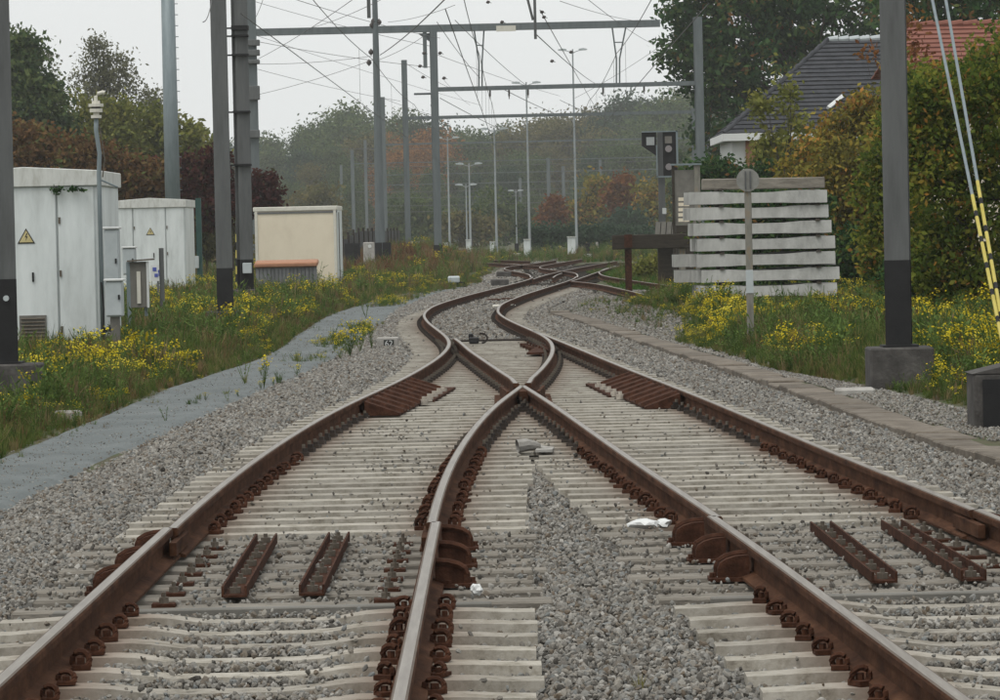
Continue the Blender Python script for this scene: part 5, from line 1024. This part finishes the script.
# ---------------------------------------------------------------- grass, weeds and yellow flowers
def tuft(seed, nb, h, mat, spread=.10, wid=.007):
    r = np.random.default_rng(seed); b = MB()
    for _ in range(nb):
        a = r.uniform(0, 6.28); d = Vector((math.cos(a), math.sin(a), 0)); sd = Vector((-d.y, d.x, 0)) * wid * r.uniform(.7, 1.4); p = d * r.uniform(0, spread); hh = h * r.uniform(.5, 1.1); ln = hh * r.uniform(.1, .6)
        m1 = p + d * ln * .35 + Vector((0, 0, hh * .6)); tp = p + d * ln + Vector((0, 0, hh * r.uniform(.8, 1)))
        b.add([p - sd, p + sd, m1 + sd * .8, m1 - sd * .8, tp], [(0, 1, 2, 3), (3, 2, 4)])
    return proto(b, 'tuft', mat)
def ragwort(seed, h=.45, ns=5, fl=True, lf=1.0):
    r = np.random.default_rng(seed); b = MB()
    for _ in range(ns):
        a = r.uniform(0, 6.28); d = Vector((math.cos(a), math.sin(a), 0)); hh = h * r.uniform(.7, 1.1); tp = d * hh * r.uniform(.1, .45) + Vector((0, 0, hh)); b.tube([(0, 0, 0), tp], .005, 3, mi=0, caps=False)
        for _ in range(9):
            c = tp * r.uniform(.1, .95); a2 = r.uniform(0, 6.28); e = Vector((math.cos(a2), math.sin(a2), r.uniform(-.1, .7))) * r.uniform(.04, .09) * lf; sd = e.cross(Vector((0, 0, 1))).normalized() * .014 * lf; b.add([c, c + e * .5 + sd, c + e, c + e * .5 - sd], [(0, 1, 2, 3)], 0)
        if fl:
            for _ in range(11):
                c = tp + Vector((r.normal(0, .05), r.normal(0, .05), r.normal(0, .028))); rd = r.uniform(.011, .020); nx = Vector((r.normal(0, .5), r.normal(0, .5) - .3, 1)).normalized(); ax = nx.cross(Vector((1, 0, 0))).normalized(); ay = nx.cross(ax)
                b.add([c + (ax * math.cos(k * 1.0472) + ay * math.sin(k * 1.0472)) * rd for k in range(6)], [(0, 1, 2, 3, 4, 5)], 1)
    return proto(b, 'ragwort', ['weed_leaf', 'flower'])
VEG = [tuft(1, 26, .34, 'grass'), tuft(2, 30, .24, 'grass', .14), tuft(3, 18, .48, 'grass', .08), tuft(4, 18, .55, 'dry', .10, .006), tuft(5, 26, .18, 'lawn', .16), ragwort(6), ragwort(7, .5, 6), ragwort(8, .38, 7), ragwort(9, .55, 4, False), tuft(10, 22, .2, 'dry', .14), tuft(11, 24, .5, 'sorrel', .14, .012), ragwort(12, .45, 6, False, 1.5), ragwort(13, .6, 4, False, 1.3)]
def noise2(x, y, s, o): return .5 + .25 * (np.sin(x * s + o) * np.sin(y * s * .7 + 1.7 * o) + np.sin(x * s * 2.3 + y * s * 1.1 + o * 2) * .6 + np.sin(y * s * 1.9 - x * s * 1.4 + o) * .5)
FOOT = [(c1.x - 2.5, c1.x + .1, c1.y - .05, c1.y + 4.1), (c2.x - 2.5, c2.x + .1, c2.y - .05, c2.y + 4.1), (D(338, 285, 143).x - 3.1, D(338, 285, 143).x + .1, 141, 148), (mLp.x - .5, mLp.x + .42, mLp.y - 1.6, mLp.y + .36), (m2p.x - .6, m2p.x + .55, m2p.y - 4.5, m2p.y + .4), (mRp.x - .37, mRp.x + .37, mRp.y - .37, mRp.y + .37), (3.6, 7.2, 80.5, 86)]
GP, GR, GS, GI = [], [], [], []
def put(x, y, idx, sc, z=None):
    ok = np.abs(x) < .125 * y + 4.2
    for a, b_, c, d in FOOT: ok &= ~((x > a) & (x < b_) & (y > c) & (y < d))
    x, y, idx, sc = x[ok], y[ok], idx[ok], sc[ok]; n = len(x); GP.append(np.stack([x, y, gz(x, y) - .02 if z is None else np.full(n, z)], 1)); GI.append(idx); s = sc * rng.uniform(.7, 1.25, n); GS.append(np.stack([s, s, s * rng.uniform(.8, 1.2, n)], 1)); GR.append(np.stack([rng.normal(0, .12, n), rng.normal(0, .12, n), rng.uniform(0, 6.28, n)], 1))
def area(x0f, x1f, y0, y1, dens, fl, dry, sc, lawn=0.0):
    n = int(dens * (y1 - y0) * 8); y = rng.uniform(y0, y1, n); u = rng.uniform(size=n); a, b_ = x0f(y), x1f(y); x = a + (b_ - a) * u; keep = rng.uniform(size=n) < np.abs(b_ - a) / 8; x, y, a, b_ = x[keep], y[keep], a[keep], b_[keep]; n = len(x)
    nz = noise2(x, y * .35, 1.1, 1.0); nf = noise2(x, y * .3, .9, 4.0); r = rng.uniform(size=n); idx = rng.integers(0, 3, n)
    idx = np.where(r < dry * (.3 + 1.4 * nz), np.where(rng.uniform(size=n) < .5, 3, 9), idx); idx = np.where(rng.uniform(size=n) < lawn, 4, idx)
    f = rng.uniform(size=n) < fl * np.clip((nf - .38) * 4, .05, 1.6); idx = np.where(f, rng.integers(5, 9, n), idx); idx = np.where((rng.uniform(size=n) < .16 * (nz > .45)) & (lawn < .5), rng.integers(11, 13, n), idx)
    e = np.minimum(np.abs(x - a), np.abs(x - b_)); put(x, y, idx, sc * (.45 + .55 * sm(0, .8, e)) * (.62 + .75 * noise2(x, y * .5, 1.9, 7.0)))
area(lambda y: at(PL, y) - 7.5, lambda y: at(PL, y) - .02, 26, 72, 80, .045, .24, .84)
area(lambda y: at(PL, y) - 8, lambda y: at(PL, y) - .05, 72, 110, 52, .05, .28, .95)
area(lambda y: at(PL, y) - 14, lambda y: at(PL, y) - .05, 110, 165, 20, .08, .30, .95)
area(lambda y: np.full_like(y, -36.), lambda y: at(PL, y) - .1, 165, 300, 6.0, .06, .45, 1.5)
area(lambda y: at(PL, y) - .02, lambda y: at(BL, y) + .15, 132, 180, 16, .08, .3, .9)
area(lambda y: at(BL, y) - .62 + .28 * np.sin(y * .5), lambda y: at(BL, y) + .02, 61, 84, 30, .22, .1, .6)
area(lambda y: at(KF, y) + .55 + .75 * np.clip((52 - y) / 15, 0, 1), lambda y: at(KF, y) + 7.5, 28, 66, 80, .10, .14, .78)
area(lambda y: at(KF, y) + .6 + 1.3 * sm(60, 82, y), lambda y: at(KF, y) + 2.6 + 1.4 * sm(70, 85, y), 50, 92, 46, .19, .10, .82)
area(lambda y: at(KF, y) + 2.0, lambda y: at(KF, y) + 8, 66, 100, 34, .07, .25, .66)
area(lambda y: at(KF, y) + .5, lambda y: at(KF, y) + 2.4, 66, 104, 7, .05, .2, .40)
area(lambda y: at(BL, y) - .95, lambda y: at(BL, y) - .05, 104, 132, 26, .20, .15, .7)
area(lambda y: np.full_like(y, 3.6), lambda y: np.full_like(y, 14.), 118, 170, 26, .0, .03, .9, .85)
area(lambda y: np.full_like(y, -2.), lambda y: np.full_like(y, 30.), 215, 320, 6, .02, .25, 1.2, .25)
area(lambda y: at(PL, y) - .15, lambda y: at(PL, y) + .22 + .16 * np.sin(y * .8) + .1 * np.sin(y * 2.3), 26, 112, 26, .03, .3, .42)
# scattered plants along the ballast edge
n = 900; y = rng.uniform(185, 285, n); put(rng.uniform(-9.5, -3.0, n) + (y - 200) * .01, y, np.full(n, 10), np.full(n, 1.35))
n = 34; y = rng.uniform(40, 90, n); put(at(BL, y) - rng.uniform(-.15, .55, n), y, rng.choice([1, 9, 1, 0, 7, 8], n), np.full(n, .32), -.28)
GP, GR, GS, GI = map(np.concatenate, (GP, GR, GS, GI))
scatter('wild_grass_and_flowers', GP, GR, GS, GI, VEG, 'wild grass and yellow-flowering weeds growing on both sides of the tracks', 'weeds')
# single plants standing apart on path and ballast
def weed(px, py, sc, kind, label, z=-.27):
    p = U(px, py, z); t = inst('weed_plant', VEG[kind], None, p, random.uniform(0, 6), (sc,) * 3); tag(t, label, 'weed', 'single weeds by the path')
for px, py, sc, kd, lb_ in ((264, 388, .8, 5, 'single yellow-flowered weed on path edge below grey mast'), (280, 383, .6, 0, 'small green weed on ballast edge beside yellow-flowered one'), (245, 384, .8, 8, 'leafy green weed at path edge left of yellow-flowered one'), (366, 318, 1.0, 8, 'dark green weed growing in middle of gravel path'),
                            (118, 408, 1.0, 8, 'dark bushy weed at grass edge near white hut'), (360, 352, 1.0, 6, 'yellow-flowered clump left of number block'), (350, 356, 1.0, 7, 'low yellow flower clump on far path edge'), (372, 350, .9, 5, 'yellow flower tuft touching number block'), (640, 700, .35, 0, 'tiny grass blade tuft in ballast between tracks')):
    weed(px, py, sc, kd, lb_)

# ---------------------------------------------------------------- overhead wires
def wire(P, r=.012, label='thin overhead wire strung between masts and portals', name='overhead_wire', ins=(), sag=0):
    P = [Vector(p) for p in P]
    if len(P) == 2: P = [P[0].lerp(P[1], t) + Vector((0, 0, -sag * 4 * t * (1 - t))) for t in np.linspace(0, 1, 12)]
    t = thing(name, label, 'wire', 'overhead wires'); b = MB(); b.tube(P, r, 5, caps=False); b.build('strand', 'wire', t)
    for q in ins: b = MB(); b.tube([q - Vector((.14, 0, 0)), q, q + Vector((.14, 0, 0))], [.05, .15, .05], 8); b.build('insulator', 'insul', t)
def route_wire(c, dx, zf, y0, y1, r, label):
    ys = np.arange(y0, y1, 4.0); wire([(float(at(c, y)) + dx, y, zf(y)) for y in ys], r, label)
supp = np.array([46., 84, 130, 178, 225, 275, 350, 440])
def mess(y): i = np.searchsorted(supp, y); a, c = supp[max(0, i - 1)], supp[min(len(supp) - 1, i)]; u = (y - a) / max(1, c - a); return 7.3 - .22 * 4 * u * (1 - u) * min(1, (c - a) / 60)
def zigzag(c, amp=.3): return [(float(at(c, y)) + amp * (1 if k % 2 else -1), y) for k, y in enumerate(supp)]
cM = line([(-1.2, 4), (-1.0, 46), (-.75, 84), (.2, 225), (.6, 275), (1.2, 340)], 6)
cS = line([(3.6, 4), (3.7, 46), (3.8, 84), (4.4, 225), (4.6, 275), (5, 340)], 6)
cW = line([(-5.0, 4), (-4.6, 46), (-4.3, 84), (-3.2, 225), (-2.6, 275), (-2, 340)], 6)
for c, lb_ in ((cM, 'main track'), (cS, 'siding'), (cW, 'path side')):
    route_wire(c, 0, mess, 70, 336, .011, 'upper carrier wire of overhead line above the ' + lb_); route_wire(c, .02, lambda y: 5.55, 70, 336, .010, 'lower contact wire of overhead line above the ' + lb_)
    t = thing('wire_droppers', 'thin vertical droppers linking carrier and contact wire above the ' + lb_, 'droppers', 'overhead wires')
    for y in np.arange(120, 300, 14.0): x = float(at(c, y)); b = MB(); b.tube([(x, y, 5.55), (x, y, mess(y))], .005, 4, caps=False); b.build('dropper', 'wire', t)
for a, Ya, c, Yc_, r in (((255, 41), 225, (430, 67), 225, .020), ((256, 64), 225, (372, 56), 207, .018), ((256, 95), 225, (372, 60), 207, .018), ((257, 69), 225, (400, 101), 275, .018), ((258, 36), 225, (480, 105), 350, .018), ((252, 62), 225, (352, 0), 150, .018), ((310, 28), 225, (388, -4), 150, .018),
                         ((250, 0), 225, (430, 46), 225, .018), ((288, -3), 150, (440, 38), 225, .018), ((254, 20), 225, (264, -4), 220, .02), ((380, 55), 207, (447, -3), 120, .030), ((378, 60), 207, (425, 35), 225, .02), ((388, 22), 207, (455, 5), 160, .016), ((585, -3), 120, (655, 45), 225, .014), ((560, 1), 150, (645, 22), 225, .016), ((575, 98), 260, (662, 45), 225, .016),
                         ((430, 52), 225, (560, 96), 400, .022), ((440, 98), 225, (525, 140), 380, .030), ((505, 90), 225, (580, 123), 330, .030), ((560, 100), 250, (642, 134), 300, .024), ((455, 20), 140, (530, 88), 225, .018), ((537, 35), 84, (600, 86), 225, .016), ((540, 10), 84, (610, 130), 330, .014), ((444, 80), 225, (470, 105), 330, .014),
                         ((404, 62), 275, (455, 90), 330, .022), ((385, 99), 350, (450, 120), 420, .025), ((437, 22), 160, (480, 78), 225, .02), ((212, -2), 84, (203, 22), 60, .012)):
    wire([D(*a, Ya), D(*c, Yc_)], r * .72, sag=.12)
for k, yy in enumerate((147, 165, 190, 196, 204, 210)):
    a, c = D(340 + 8 * k, yy + 2, 470), D(690 - 20 * k, yy - 5, 470); wire([a, c], .030, 'faint far cross wire before the woods', sag=.2)
for px, py, Y in ((440, 53, 215), (424, 53, 215), (444, 78, 220), (423, 77, 220), (420, 66, 222), (488, 2, 140), (502, 22, 140), (542, 12, 84), (544, 17, 84), (552, 61, 210), (571, 52, 240)):
    q = D(px, py, Y); s = Y / F; b = MB(); b.tube([q - Vector((1.9 * s, 0, .6 * s)), q - Vector((0, 0, 0)), q + Vector((1.9 * s, 0, .6 * s))], [.6 * s, 1.9 * s, .6 * s], 8); b.tube([q + Vector((0, 0, .0)), q + Vector((3.4 * s, 0, -1.0 * s))], .3 * s, 5); o = b.build('wire_insulator', 'insul', None); tag(o, 'small dark insulator hanging in the overhead wires', 'insulator', 'insulators in the overhead wires')

# ---------------------------------------------------------------- haze
mt = bpy.data.materials.new('haze'); mt.use_nodes = True; n = mt.node_tree; n.nodes.clear(); v = n.nodes.new('ShaderNodeVolumePrincipled'); v.inputs['Color'].default_value = (.975, .985, .99, 1); v.inputs['Density'].default_value = HAZE = .00024; v.inputs['Anisotropy'].default_value = .2
o_ = n.nodes.new('ShaderNodeOutputMaterial'); n.links.new(v.outputs[0], o_.inputs['Volume'])
MT['haze'] = mt; hz = MB().box((0, 490, 20), (680, 1060, 44)).build('haze', 'haze', None); tag(hz, 'pale autumn haze in the air over the railway', 'haze', kind='stuff')
